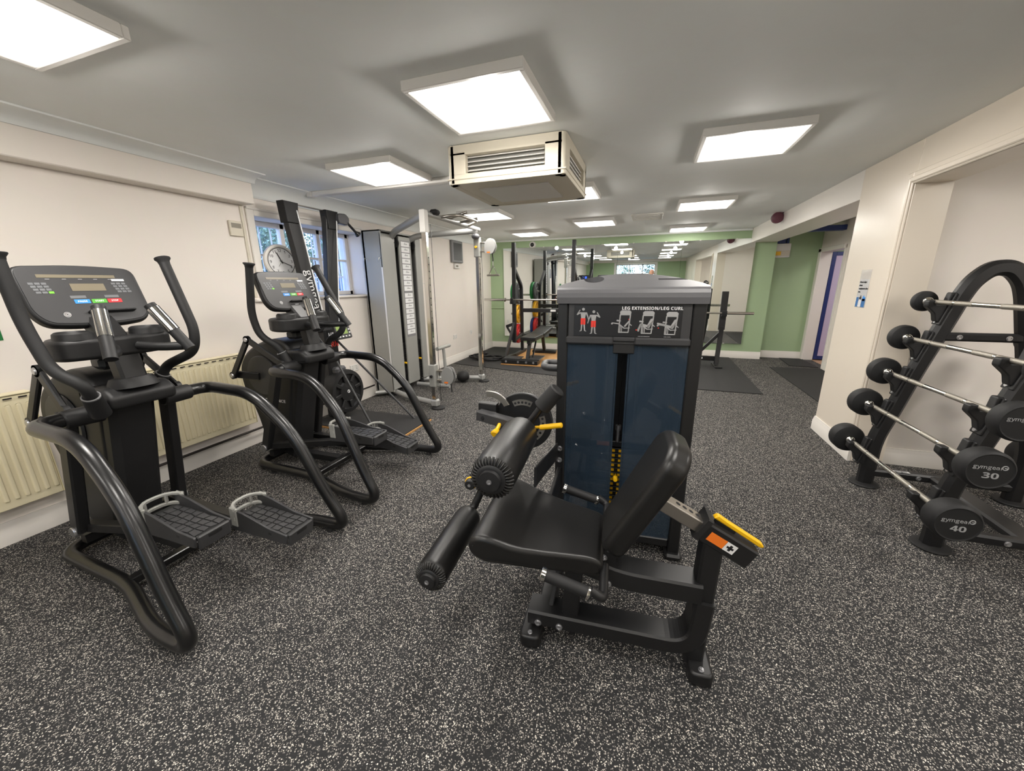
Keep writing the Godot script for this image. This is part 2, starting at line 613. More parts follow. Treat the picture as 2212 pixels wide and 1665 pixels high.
func build_room() -> void:
	struct(MB.new().bb(V(-3.95, -0.15, -9.4), V(5.2, 0.0, 6.4)), "floor", M.floor)
	struct(MB.new().bb(V(-3.95, CY, -9.4), V(5.2, CY + 0.15, 6.4)), "ceiling", M.ceiling)
	# left wall with the window opening
	var wz0 := -2.86
	var wz1 := -4.32
	var wy0 := 1.385
	var wy1 := 2.14
	var b := MB.new()
	b.bb(V(-3.95, 0, ZF), V(XL, CY, wz0)); b.bb(V(-3.95, 0, wz1), V(XL, CY, -9.3))
	b.bb(V(-3.95, 0, wz0), V(XL, wy0, wz1)); b.bb(V(-3.95, wy1, wz0), V(XL, CY, wz1))
	struct(b, "wall_left", M.wall)
	# back wall, green, with the alcove stepping back on the right
	b = MB.new()
	b.bb(V(-3.95, 0, ZB), V(2.16, CY, -9.3))
	b.bb(V(2.16, 0, -8.95), V(3.4, CY, -9.3))
	struct(b, "wall_back", M.green)
	# right side: the pillar between two openings, beams above them
	b = MB.new()
	b.bb(V(XR, 0, -4.60), V(1.95, CY, -3.79), 0.004)
	b.bb(V(XR, 2.16, -3.79), V(1.95, CY, 1.0), 0.003)
	b.bb(V(XR, 0, 1.0), V(1.95, CY, ZF))
	struct(b, "wall_right", M.pillar_gloss)
	struct(MB.new().bb(V(XR, 2.20, ZB), V(2.16, CY, -4.60), 0.004), "trim_1", M.trim) # beam over the passage
	# side room behind the barbell rack
	b = MB.new()
	b.bb(V(1.95, 0, -3.84), V(4.6, CY, -4.60))
	b.bb(V(4.6, 0, -4.6), V(4.75, CY, 2.6))
	b.bb(V(1.95, 0, 2.5), V(4.6, CY, 2.65))
	struct(b, "wall_side", M.wall)
	# passage on the far right, with a doorway
	b = MB.new()
	b.bb(V(2.94, 0, -7.95), V(3.08, CY, -4.60))
	b.bb(V(2.94, 2.02, -8.95), V(3.08, CY, -7.95))
	struct(b, "wall_passage", M.wall)
	b = MB.new() # lobby beyond the doorway
	b.bb(V(4.4, 0, -9.3), V(4.55, CY, -4.6))
	b.bb(V(3.4, 0, -8.95), V(4.4, CY, -9.3))
	struct(b, "wall_lobby", M.lilac)
	struct(MB.new().bb(V(3.08, 0.0, -8.95), V(4.4, 0.004, -4.61)), "floor", M.lino)
	# wall behind the camera, green with a window
	b = MB.new()
	b.bb(V(-3.95, 0, ZF), V(-1.9, 2.3, ZF + 0.35)); b.bb(V(0.2, 0, ZF), V(5.2, 2.3, ZF + 0.35))
	b.bb(V(-1.9, 0, ZF), V(0.2, 1.1, ZF + 0.35)); b.bb(V(-1.9, 2.2, ZF), V(0.2, 2.3, ZF + 0.35))
	struct(b, "wall_front", M.green)
	struct(MB.new().bb(V(-3.6, 2.3, ZF - 0.12), V(XR, CY, ZF + 0.35)), "trim_2", M.wall)
	# skirting boards: a moulded profile swept along the walls
	skirting([V(XL, 0, ZF), V(XL, 0, ZB)], "baseboard_left", Vector3.RIGHT)
	skirting([V(XL, 0, ZB), V(2.16, 0, ZB)], "baseboard_back", Vector3.BACK)
	skirting([V(2.16, 0, -8.95), V(2.94, 0, -8.95)], "baseboard_alcove", Vector3.BACK)
	skirting([V(XR, 0, -4.60), V(XR, 0, -3.79)], "baseboard_pillar", Vector3.LEFT)
	skirting([V(1.95, 0, -3.84), V(4.6, 0, -3.84)], "baseboard_side", Vector3.BACK)
	skirting([V(2.94, 0, -7.915), V(2.94, 0, -4.60)], "baseboard_passage", Vector3.LEFT)
	# architrave round the wide opening beside the pillar
	b = MB.new()
	b.bb(V(XR - 0.018, 0.13, -3.87), V(XR, 2.24, -3.79), 0.006)
	b.bb(V(XR - 0.03, 0.13, -3.825), V(XR, 2.20, -3.80), 0.006)
	b.bb(V(XR - 0.018, 2.16, -3.79), V(XR, 2.24, 1.0), 0.006)
	b.bb(V(XR - 0.03, 2.17, -3.80), V(XR, 2.205, 1.0), 0.006)
	struct(b, "trim_3", M.pillar_gloss)
	# boxed duct under the ceiling on the left wall and the coving above it
	struct(MB.new().bb(V(XL, 2.215, -2.78), V(-3.42, 2.40, ZF), 0.006), "trim_4", M.wall)
	coving([[-3.42, ZF - 0.01, -2.80, 2.385, 0.16], [XL, -2.80, ZB, 2.30, 0.15]])
	# thin coving line along the back wall
	struct(MB.new().bb(V(XL, CY - 0.035, ZB), V(XR, CY, ZB + 0.05), 0.01), "trim_5", M.ceiling)
	# rubber mats in the free-weights corner and the passage
	var mats := [[V(-3.5, 0, -6.55), V(-1.9, 0, -6.2), V(-1.9, 0, -8.66), V(-3.5, 0, -8.66)], [V(-1.895, 0, -6.2), V(-0.4, 0, -5.93), V(-0.4, 0, -8.66), V(-1.895, 0, -8.66)], [V(-0.395, 0, -5.9), V(1.57, 0, -5.86), V(1.62, 0, -8.66), V(-0.395, 0, -8.66)], [V(2.13, 0, -4.9), V(2.92, 0, -4.9), V(2.92, 0, -7.95), V(2.13, 0, -7.85)], [V(2.5, 0, -8.1), V(2.93, 0, -8.05), V(2.93, 0, -8.9), V(2.55, 0, -8.9)]]
	var ml := ["black rubber mat in the corner under the weight rack by white wall", "black rubber mat in front of the bench with the plate rack", "black rubber mat under the low barbell stand by mirror", "black rubber mat lying in the passage behind the white pillar", "small black doormat at the blue edged doorway"]
	for i in mats.size():
		var poly := []
		for p in mats[i]: poly.append(Vector2(p.x, -p.z))
		var o := part(MB.new().at(Transform3D(Basis(Vector3.RIGHT, -PI / 2), V(0, 0.006, 0))).extr(poly, 0.010, 0.002), "rubber_mat", M.mat, self)
		tag(o, ml[i], "mat", "rubber floor mats")

func skirting(p: Array, called: String, out: Vector3) -> void:
	var prof := [Vector2(0, 0), Vector2(0.022, 0), Vector2(0.022, 0.095), Vector2(0.017, 0.102), Vector2(0.017, 0.112), Vector2(0.010, 0.125), Vector2(0.008, 0.14), Vector2(0, 0.14)]
	var a: Vector3 = p[0]
	var c: Vector3 = p[1]
	var mid := (a + c) * 0.5
	var bas := Basis(out, Vector3.UP, out.cross(Vector3.UP))
	struct(MB.new().at(Transform3D(bas, mid)).extr(prof, (c - a).length()), called, M.trim)

func coving(runs: Array) -> void:
	var b := MB.new()
	for r in runs:
		var prof := [Vector2(0, CY), Vector2(0, r[3]), Vector2(0.012, r[3]), Vector2(0.02, r[3] + 0.015)]
		for k in 6:
			var an := PI * 0.5 * k / 5.0
			prof.append(Vector2(0.02 + (r[4] - 0.035) * (1.0 - cos(an)), r[3] + 0.015 + (CY - 0.01 - r[3] - 0.015) * sin(an)))
		prof.append(Vector2(r[4], CY - 0.01)); prof.append(Vector2(r[4], CY))
		var m := Transform3D(Basis(Vector3.RIGHT, Vector3.UP, Vector3.BACK), V(r[0], 0, (r[1] + r[2]) * 0.5))
		b.at(m).extr(prof, absf(r[1] - r[2]))
	struct(b, "trim_6", M.ceiling)

func window_unit(called: String, x: float, z0: float, z1: float, y0: float, y1: float, fx: float) -> void:
	# frame at depth x, bars outside it, reveal lined in white
	var b := MB.new()
	var w := 0.05
	b.bb(V(x - 0.03, y0, z0), V(x + 0.03, y0 + w, z1), 0.004); b.bb(V(x - 0.03, y1 - w, z0), V(x + 0.03, y1, z1), 0.004)
	for k in 4:
		var z := lerpf(z0, z1, k / 3.0)
		b.bb(V(x - 0.03, y0, clampf(z - w / 2, z1, z0 - w)), V(x + 0.03, y1, clampf(z - w / 2, z1, z0 - w) + w), 0.004)
	b.bb(V(x - 0.02, lerpf(y0, y1, 0.55), z0), V(x + 0.02, lerpf(y0, y1, 0.55) + 0.025, z1), 0.003)
	var f := struct(b, called, M.trim)
	for k in 3:
		var a := lerpf(z0, z1, k / 3.0) - 0.02
		var c := lerpf(z0, z1, (k + 1) / 3.0) + 0.02
		part(MB.new().bb(V(x - 0.003, y0 + 0.04, a), V(x + 0.003, y1 - 0.04, c)), "pane", M.glass, f)
	for k in 11:
		var z := lerpf(z0 - 0.05, z1 + 0.05, k / 10.0)
		part(MB.new().cyl(V(x - 0.11, y0 + 0.01, z), V(x - 0.11, y1 - 0.01, z), 0.008, -1.0, 8), "security_bar", M.trim, f)
	part(MB.new().bb(V(x - 0.116, y0 + 0.22, z0), V(x - 0.104, y0 + 0.235, z1)), "security_bar", M.trim, f)
	part(MB.new().bb(V(fx - 0.36, y0 - 0.03, z0 + 0.13), V(fx + 0.035, y0, z1 - 0.05), 0.006), "window_sill", M.trim, f)
	var ar := MB.new()
	ar.bb(V(fx, y0, z0), V(fx + 0.02, y1 + 0.075, z0 + 0.075), 0.006)
	ar.bb(V(fx, y0, z1 - 0.02), V(fx + 0.02, y1 + 0.075, z1), 0.004)
	ar.bb(V(fx, y1, z0), V(fx + 0.02, y1 + 0.075, z1), 0.006)
	ar.bb(V(fx, y1 + 0.05, z0 + 0.075), V(fx + 0.03, y1 + 0.075, z1), 0.006)
	part(ar, "window_frame", M.trim, f)

func build_openings() -> void:
	window_unit("window_1", -3.82, -2.86, -4.32, 1.385, 2.14, XL)
	# window behind the camera
	var b := MB.new()
	for x in [-1.9, -1.2, -0.5, 0.15]: b.bb(V(x, 1.1, ZF + 0.1), V(x + 0.05, 2.2, ZF + 0.16))
	for y in [1.1, 1.65, 2.15]: b.bb(V(-1.9, y, ZF + 0.1), V(0.2, y + 0.05, ZF + 0.16))
	b.bb(V(-2.0, 1.04, ZF - 0.02), V(0.3, 1.1, ZF)); b.bb(V(-2.0, 2.2, ZF - 0.02), V(0.3, 2.28, ZF))
	b.bb(V(-2.0, 1.1, ZF - 0.02), V(-1.9, 2.2, ZF)); b.bb(V(0.2, 1.1, ZF - 0.02), V(0.3, 2.2, ZF))
	for k in 14: b.bb(V(-1.8 + k * 0.15, 1.1, ZF + 0.25), V(-1.785 + k * 0.15, 2.2, ZF + 0.265))
	struct(b, "window_2", M.trim)
	# doorway in the passage: white casing, blue-framed glazed door
	b = MB.new()
	b.bb(V(2.90, 0, -8.95), V(3.085, 2.06, -8.83), 0.006)
	b.bb(V(2.925, 0, -7.97), V(3.09, 2.06, -7.915), 0.006)
	b.bb(V(2.90, 2.0, -8.95), V(3.10, 2.07, -7.915), 0.006)
	struct(b, "trim_7", M.trim)
	# the leaf stands open, folded back along the end wall of the lobby
	var zd := -8.86
	var d := MB.new()
	d.bb(V(3.09, 0.02, zd - 0.02), V(3.155, 2.0, zd + 0.02), 0.004)
	d.bb(V(3.86, 0.02, zd - 0.02), V(3.92, 2.0, zd + 0.02), 0.004)
	d.bb(V(3.155, 0.02, zd - 0.02), V(3.86, 0.09, zd + 0.02), 0.004)
	d.bb(V(3.155, 1.93, zd - 0.02), V(3.86, 2.0, zd + 0.02), 0.004)
	var dn := struct(d, "door_1", M.door_blue)
	part(MB.new().bb(V(3.155, 0.09, zd - 0.012), V(3.86, 1.93, zd + 0.012)), "panel", M.lilac, dn)
	part(MB.new().cyl(V(3.83, 1.0, zd + 0.02), V(3.83, 1.0, zd + 0.06), 0.010).cyl(V(3.83, 1.0, zd + 0.055), V(3.73, 1.0, zd + 0.055), 0.009), "door_handle", M.steel, dn)

func build_ceiling_fittings() -> void:
	var spots := [
		[V(-2.24, 0, -0.86), "square ceiling panel light over the first elliptical trainer beside the boxed duct"],
		[V(-2.24, 0, -3.06), "square ceiling panel light between the air conditioner and the window wall"],
		[V(-2.24, 0, -5.34), "square ceiling panel light over the far chrome post of the cable machine"],
		[V(-2.24, 0, -7.53), "square ceiling panel light nearest the small round camera on green wall"],
		[V(-0.9, 0, -2.17), "square ceiling panel light before the louvred front of the air conditioner"],
		[V(-0.9, 0, -4.42), "square ceiling panel light half hidden behind the air conditioner"],
		[V(-0.9, 0, -6.63), "square ceiling panel light beside the flat vent grille"],
		[V(0.56, 0, -3.36), "square ceiling panel light between air conditioner and the white pillar"],
		[V(0.56, 0, -5.65), "square ceiling panel light next to the purple alarm sounder"],
		[V(0.56, 0, -8.0), "square ceiling panel light close above the right wall mirror"]]
	for q in [[-2.24, 1.4], [-2.24, 3.65], [-0.9, 0.1], [-0.9, 2.4], [-0.9, 4.7], [0.56, -1.07], [0.56, 1.25], [0.56, 3.5]]: spots.append([V(q[0], 0, q[1]), "square ceiling panel light in the front half of the room, seen in mirrors"])
	var proto: Node3D = null
	for i in spots.size():
		var p: Vector3 = spots[i][0]
		var o: Node3D
		if proto == null:
			proto = thing("ceiling_light", "white framed square panel light fixed to the ceiling", "ceiling light", Vector3.ZERO, 0, "square ceiling panel lights")
			var fr := MB.new()
			var s := 0.31
			var g := 0.285
			fr.bb(V(-s, -0.046, -s), V(s, 0, -g), 0.003); fr.bb(V(-s, -0.046, g), V(s, 0, s), 0.003)
			fr.bb(V(-s, -0.046, -g), V(-g, 0, g), 0.003); fr.bb(V(g, -0.046, -g), V(s, 0, g), 0.003)
			part(fr, "frame", M.plastic_white, proto)
			part(MB.new().bb(V(-g, -0.044, -g), V(g, -0.015, g), 0.002), "diffuser", M.glow, proto)
			o = proto
		else:
			o = copy(proto)
		o.position = V(p.x, CY, p.z)
		o.set_meta("label", spots[i][1])
		var l := AreaLight3D.new()
		l.name = "panel_light"
		l.area_size = Vector2(0.56, 0.56)
		l.light_energy = PANEL_ENERGY
		l.light_color = LIGHT_TINT
		l.shadow_enabled = true
		add_child(l, true)
		l.position = V(p.x, CY - 0.050, p.z)
		l.rotation.x = -PI / 2
		if i == 2 or p.z > 1.0: continue # too near a machine, or out of sight
		# added point fill below the panel, only there to brighten the ceiling
		var e := OmniLight3D.new()
		e.name = "ceiling_fill_light"
		e.light_energy = PANEL_ENERGY * 0.122
		e.light_color = LIGHT_TINT
		e.light_size = 0.04
		e.omni_range = 12.0
		e.omni_attenuation = 2.0
		e.shadow_enabled = true
		add_child(e, true)
		e.position = V(p.x, CY - 0.135, p.z)
	# lamps out of view, placed to light the side room, passage and lobby
	for p in [V(3.1, 0, -2.1), V(3.1, 0, 0.6), V(2.55, 0, -6.0), V(3.75, 0, -7.6)]:
		var o := copy(proto, "unseen square panel light in the %s" % (("side room beyond the barbell rack" if p.z < 0.0 else "side room, the one farther from the rack") if p.z > -3.0 else ("passage" if p.x < 3.0 else "lobby behind the blue door")))
		o.set_meta("group", "unseen panel lights of the side rooms")
		o.position = V(p.x, CY, p.z)
		var l := AreaLight3D.new()
		l.name = "panel_light"
		l.area_size = Vector2(0.56, 0.56)
		l.light_energy = PANEL_ENERGY * (0.35 if p.z < -5.0 and p.x < 3.0 else (0.9 if p.x > 3.3 else 2.1))
		l.light_color = LIGHT_TINT
		l.shadow_enabled = true
		add_child(l, true)
		l.position = V(p.x, CY - 0.050, p.z)
		l.rotation.x = -PI / 2
	# air-conditioning cassette
	var ac := thing("air_conditioner", "white ceiling mounted air conditioning unit with louvred openings", "air conditioner", V(-1.01, CY - 0.004, -3.17))
	var h := 0.43
	var body := MB.new()
	for k in 4: # four corner blocks and slabs leave a mouth on every side
		var m := Transform3D(Basis(Vector3.UP, k * PI / 2), Vector3.ZERO)
		body.at(m)
		body.bb(V(-h + 0.024, -0.25, h - 0.05), V(h - 0.024, -0.185, h), 0.002)
		body.bb(V(-h + 0.024, -0.065, h - 0.05), V(h - 0.024, 0, h), 0.002)
		body.bb(V(-h + 0.024, -0.19, h - 0.05), V(-h + 0.14, -0.05, h), 0.002)
		body.bb(V(h - 0.14, -0.19, h - 0.05), V(h - 0.024, -0.05, h), 0.002)
		body.at(m * tf(V(h - 0.04, -0.125, h - 0.04)) * Transform3D(Basis(Vector3.RIGHT, -PI / 2), Vector3.ZERO)).extr(rect(0.08, 0.08, 0.03), 0.25, 0.006)
		body.at(m)
	body.at(Transform3D.IDENTITY)
	body.bb(V(-h + 0.03, -0.248, -h + 0.03), V(h - 0.03, -0.21, h - 0.03), 0.004)
	part(body, "casing", M.plastic_cream, ac)
	part(MB.new().bb(V(-h - 0.006, -0.222, -h - 0.006), V(h + 0.006, -0.212, h + 0.006), 0.003), "rim", M.plastic_cream, ac)
	part(MB.new().bb(V(-0.27, -0.256, -0.25), V(0.27, -0.246, 0.25), 0.003), "intake_panel", M.plastic_white, ac)
	part(MB.new().bb(V(-h + 0.07, -0.185, -h + 0.07), V(h - 0.07, -0.02, h - 0.07)), "core", M.panel_grey, ac)
	for k in 4:
		for j in 4:
			var m := Transform3D(Basis(Vector3.UP, k * PI / 2), Vector3.ZERO) * tf(V(0, -0.16 + j * 0.028, h - 0.035), 25)
			part(MB.new().at(m).box(Vector3.ZERO, V(0.56, 0.004, 0.035)), "louvre", M.plastic_white, ac)
	# trunking from the left wall to the unit
	var tr := part(MB.new().bb(V(-3.40, CY - 0.045, -3.50), V(-1.45, CY, -3.43), 0.006).bb(V(-3.47, CY - 0.05, -3.505), V(-3.40, CY, -3.425), 0.006), "cable_trunking", M.plastic_white, self)
	tag(tr, "white plastic trunking across the ceiling to the air conditioner", "trunking")
	# flat ceiling hatch
	var vt := thing("ceiling_vent", "flat white vent grille flush with the ceiling before the mirrors", "vent", V(-0.12, CY, -6.5))
	part(MB.new().bb(V(-0.22, -0.012, -0.28), V(0.22, 0, 0.28), 0.004), "frame", M.plastic_white, vt)
	for j in 5: part(MB.new().bb(V(-0.18, -0.018, -0.22 + j * 0.1), V(0.18, -0.012, -0.19 + j * 0.1)), "slat", M.plastic_white, vt)
	# alarm sounder under the beam
	var si := thing("alarm_sounder", "round dark purple alarm sounder on an arm by the beam", "alarm", V(1.66, 2.40, -6.9))
	part(MB.new().lathe([Vector2(0, 0), Vector2(0.05, 0), Vector2(0.075, 0.03), Vector2(0.075, 0.09), Vector2(0.05, 0.11), Vector2(0, 0.11)], V(0, -0.02, -0.05), Vector3.BACK, 20), "horn", M.purple, si)
	part(MB.new().tube([V(0, 0.04, 0), V(0.02, 0.048, 0), V(0.09, 0.048, 0.0)], 0.012), "arm", M.purple, si)
	# round camera above the mirrors
	var dc := thing("dome_camera", "small round white camera with dark lens above the mirrors", "camera", V(-2.54, 2.33, ZB))
	part(MB.new().lathe([Vector2(0, 0), Vector2(0.075, 0), Vector2(0.075, 0.03), Vector2(0.06, 0.05), Vector2(0.04, 0.05)], Vector3.ZERO, Vector3.BACK, 24), "housing", M.plastic_white, dc)
	part(MB.new().lathe([Vector2(0.045, 0.045), Vector2(0.038, 0.065), Vector2(0.02, 0.078), Vector2(0, 0.08)], Vector3.ZERO, Vector3.BACK, 20), "lens", M.black_gloss, dc)

func radiator(z0: float, z1: float, label: String) -> void:
	var r := thing("radiator", label, "radiator", V(XL, 0.24, (z0 + z1) / 2))
	var w := absf(z1 - z0)
	var H := 0.66
	part(MB.new().bb(V(0.035, 0, -w / 2), V(0.05, H, w / 2), 0.004).bb(V(0.085, 0, -w / 2), V(0.10, H, w / 2), 0.004), "panel", M.radiator, r)
	var n := int(w / 0.04)
	var flute := MB.new().at(Transform3D(Basis(Vector3.RIGHT, -PI / 2), Vector3.ZERO)).extr(rp([Vector2(0.0, -0.013), Vector2(0.010, -0.007), Vector2(0.010, 0.007), Vector2(0.0, 0.013)], 0.003, 2), H - 0.10, 0.006).mesh()
	for k in n:
		var o := inst(flute, "fin", M.radiator, r)
		o.position = V(0.10, H / 2, -w / 2 + (k + 0.5) * w / n)
	var gr := MB.new().bb(V(0.03, H + 0.002, -w / 2 - 0.003), V(0.108, H + 0.012, w / 2 + 0.003), 0.003)
	part(gr, "top_grille", M.radiator, r)
	var sl := MB.new()
	for k in int(w / 0.06): sl.bb(V(0.1082, H - 0.018, -w / 2 + 0.02 + k * 0.06), V(0.1095, H - 0.010, -w / 2 + 0.055 + k * 0.06))
	part(sl, "slot", M.pipe_dark, r).set_meta("kind", "stuff")
	part(MB.new().bb(V(0.03, 0.0, -w / 2 - 0.004), V(0.105, H + 0.002, -w / 2), 0.002).bb(V(0.03, 0, w / 2), V(0.105, H + 0.002, w / 2 + 0.004), 0.002), "side_panel", M.radiator, r)

func build_wall_fittings() -> void:
	radiator(-0.30, -1.13, "cream panel radiator behind the exercise machine, on white wall nearest the pipe valve")
	radiator(-1.60, -2.46, "cream panel radiator on white wall between the two elliptical machines")
	var v := thing("radiator_valve", "small chrome valve at the foot of cream radiator", "valve", V(XL + 0.07, 0.20, -1.17))
	part(MB.new().cyl(V(0, -0.02, 0), V(0, 0.06, 0), 0.014).cyl(V(0, 0.04, 0), V(0, 0.04, 0.05), 0.012), "body", M.zinc, v)
	part(MB.new().cyl(V(0, 0.055, 0), V(0, 0.085, 0), 0.018, 0.014), "cap", M.pipe_dark, v)
	var pp := part(MB.new().tube(fil([V(XL + 0.07, 0.19, -1.17), V(XL + 0.07, 0.155, -1.17), V(XL + 0.07, 0.16, -1.6), V(XL + 0.07, 0.165, -4.2)], 0.03), 0.011, 8), "heating_pipe", M.pipe_dark, self)
	tag(pp, "dark heating pipe running along the wall below the radiators", "pipe")
	# room controller and its conduit
	var c := thing("room_controller", "cream wall controller with small grey display beside the window", "controller", V(XL, 2.005, -2.665))
	part(MB.new().bb(V(0, -0.065, -0.06), V(0.022, 0.065, 0.06), 0.005), "case", M.plastic_cream, c)
	part(MB.new().bb(V(0.022, 0.005, -0.045), V(0.024, 0.045, 0.045)), "display", M.lcd, c)
	var cd := part(MB.new().bb(V(XL, 1.40, -2.76), V(XL + 0.012, 2.21, -2.735), 0.002), "conduit", M.plastic_cream, self)
	tag(cd, "thin brown edged cable conduit running down beside the window frame", "conduit")
	# wall clock, leaning in the window
	var k := thing("wall_clock", "round white wall clock with black numerals hanging in the window", "clock", V(-3.50, 1.735, -3.02), 62)
	k.rotation = Vector3(deg_to_rad(-3), deg_to_rad(80), deg_to_rad(2))
	part(MB.new().lathe([Vector2(0, -0.02), Vector2(0.16, -0.02), Vector2(0.168, 0.0), Vector2(0.162, 0.02), Vector2(0.145, 0.028), Vector2(0.132, 0.018)], Vector3.ZERO, Vector3.BACK, 40), "rim", M.plastic_white, k)
	part(MB.new().lathe([Vector2(0.134, 0.012), Vector2(0.134, 0.016), Vector2(0.0, 0.016)], Vector3.ZERO, Vector3.BACK, 40), "dial", M.white_print, k)
	part(MB.new().ring(V(0, 0, 0.02), Vector3.BACK, 0.131, 0.003, 40, 6), "bezel", M.black_print, k)
	for i in 12:
		var an := PI / 2 - TAU * (i + 1) / 12.0
		text(str(i + 1), 0.026, M.black_print, k, Transform3D(Basis.IDENTITY, V(cos(an) * 0.105, sin(an) * 0.105, 0.0175)), "numeral")
	for hnd in [[22.0, 0.092, 0.008], [-115.0, 0.105, 0.006], [140.0, 0.06, 0.002]]:
		part(MB.new().at(Transform3D(Basis(Vector3.BACK, deg_to_rad(hnd[0])), V(0, 0, 0.021))).bb(V(-hnd[2] / 2, -0.02, 0), V(hnd[2] / 2, hnd[1], 0.0015)), "hand", M.black_print, k)
	# framed dark panel and small box high on the left wall
	var tv := thing("wall_speaker", "dark framed rectangular speaker panel high on the white wall", "speaker", V(XL, 2.1, -6.95))
	part(MB.new().bb(V(0, -0.20, -0.22), V(0.05, 0.20, 0.22), 0.012), "frame", M.grey_plastic, tv)
	part(MB.new().bb(V(0.05, -0.155, -0.165), V(0.054, 0.155, 0.165), 0.002), "grille", M.charcoal, tv)
	var bx := thing("sensor_box", "small white plastic box on the wall below dark speaker panel", "sensor", V(XL, 1.84, -6.93))
	part(MB.new().bb(V(0, -0.045, -0.09), V(0.04, 0.045, 0.09), 0.006), "case", M.plastic_white, bx)
	part(MB.new().bb(V(0.04, -0.02, -0.03), V(0.042, 0.015, 0.06)), "window", M.lcd, bx)
	var socks := [[V(XL, 0.46, -3.93), "white double socket low on wall behind the ski machine"], [V(XL, 0.50, -6.76), "white double socket low on wall right of the cable posts"], [V(XL, 0.50, -7.5), "white single socket low on wall near the green corner"]]
	for s in socks:
		var o := thing("wall_socket", s[1], "socket", s[0], 0, "wall sockets")
		var w := 0.075 if s[0].z > -7.0 else 0.045
		part(MB.new().bb(V(0, -0.043, -w), V(0.010, 0.043, w), 0.003), "plate", M.plastic_white, o)
		for z in ([-0.035, 0.035] if w > 0.05 else [0.0]):
			part(MB.new().bb(V(0.0102, -0.022, z - 0.004), V(0.011, -0.010, z + 0.004)).bb(V(0.0102, 0.0, z - 0.012), V(0.011, 0.004, z - 0.006)).bb(V(0.0102, 0.0, z + 0.006), V(0.011, 0.004, z + 0.012)), "pin_hole", M.black_print, o)
			part(MB.new().bb(V(0.010, 0.016, z - 0.007), V(0.014, 0.034, z + 0.007), 0.001), "switch", M.plastic_white, o)
	var gs := thing("wall_sign", "small green sign on the white wall above the radiator", "sign", V(XL, 1.27, -1.0))
	part(MB.new().bb(V(0, -0.06, -0.13), V(0.004, 0.06, 0.2), 0.001), "plate", M.plate_green, gs)
	# cable lines clipped to the wall
	var wl := part(MB.new().tube([V(XL + 0.006, 1.52, -4.9), V(XL + 0.006, 1.52, -5.9)], 0.005, 6), "wall_cable", M.plastic_white, self)
	tag(wl, "thin white cable clipped level along the wall behind cable machine", "cable")
	# notice on the pillar
	var n := thing("pillar_notice", "white and blue notice with spray bottle taped to the pillar", "notice", V(XR, 1.42, -4.19), -90)
	part(MB.new().bb(V(-0.075, -0.145, 0), V(0.075, 0.085, 0.002)), "paper", M.white_print, n)
	part(MB.new().bb(V(-0.085, -0.150, 0.002), V(0.085, 0.165, 0.0035)), "film_pocket", M.plastic_film, n)
	var lines := ["Please wipe", "down", "equipment after", "use."]
	for i in 4:
		var o := text(lines[i], 0.0145, M.black_print, n, tf(V(0, 0.062 - i * 0.027, 0.0042)), "lettering", true)
		var tm: TextMesh = o.mesh
		tm.horizontal_alignment = HORIZONTAL_ALIGNMENT_LEFT
		o.position.x = -0.068
	part(MB.new().bb(V(-0.075, -0.145, 0.0036), V(-0.038, -0.065, 0.0046)).bb(V(0.022, -0.145, 0.0036), V(0.075, -0.075, 0.0046)), "picture_block", M.blue_print, n)
	part(MB.new().at(tf(V(0.045, -0.075, 0.004))).extr(rp([Vector2(-0.02, -0.02), Vector2(0.024, -0.02), Vector2(0.028, 0.015), Vector2(0.008, 0.012), Vector2(0.0, 0.028), Vector2(-0.014, 0.02)], 0.006), 0.0012), "glove_print", M.key_blue, n)
	part(MB.new().at(tf(V(-0.008, -0.115, 0.0045))).extr(rp([Vector2(-0.022, -0.03), Vector2(0.022, -0.03), Vector2(0.022, 0.018), Vector2(0.01, 0.032), Vector2(-0.01, 0.032), Vector2(-0.022, 0.018)], 0.006), 0.001), "bottle_print", M.white_print, n)
	part(MB.new().at(tf(V(-0.008, -0.068, 0.0048))).extr(rp([Vector2(-0.016, -0.014), Vector2(0.014, -0.014), Vector2(0.014, 0.004), Vector2(0.004, 0.008), Vector2(0.004, 0.020), Vector2(-0.004, 0.020), Vector2(-0.004, 0.008), Vector2(-0.016, 0.004)], 0.003), 0.001), "cap_print", M.black_print, n)
	for i in 5: part(MB.new().bb(V(-0.020, -0.092 - i * 0.010, 0.0048), V(-0.004, -0.0905 - i * 0.010, 0.0054)), "line_print", M.grey_print, n)
	# distribution board and trunking in the alcove
	var db := thing("fuse_box", "white fuse box high on the dark green alcove wall", "fuse box", V(2.30, 2.05, -8.95))
	part(MB.new().bb(V(-0.13, -0.125, 0), V(0.13, 0.125, 0.09), 0.006), "case", M.plastic_white, db)
	part(MB.new().bb(V(-0.12, -0.095, 0.09), V(0.12, 0.0, 0.096), 0.003), "cover", M.plastic_cream, db)
	part(MB.new().bb(V(-0.11, -0.085, 0.096), V(-0.02, -0.015, 0.098)), "label_plate", M.yellow, db)
	var tk := part(MB.new().bb(V(2.20, 2.18, -8.95), V(2.34, CY, -8.88), 0.004).bb(V(2.36, 2.18, -8.95), V(2.40, CY, -8.90), 0.004), "cable_trunking", M.door_blue, self)
	tag(tk, "dark blue cable trunking above the fuse box in alcove", "trunking")
	var tb := part(MB.new().bb(V(2.16, CY - 0.16, -8.2), V(2.94, CY - 0.08, -8.05), 0.004), "cable_tray", M.door_blue, self)
	tag(tb, "dark blue cable tray crossing the passage below its ceiling", "tray")

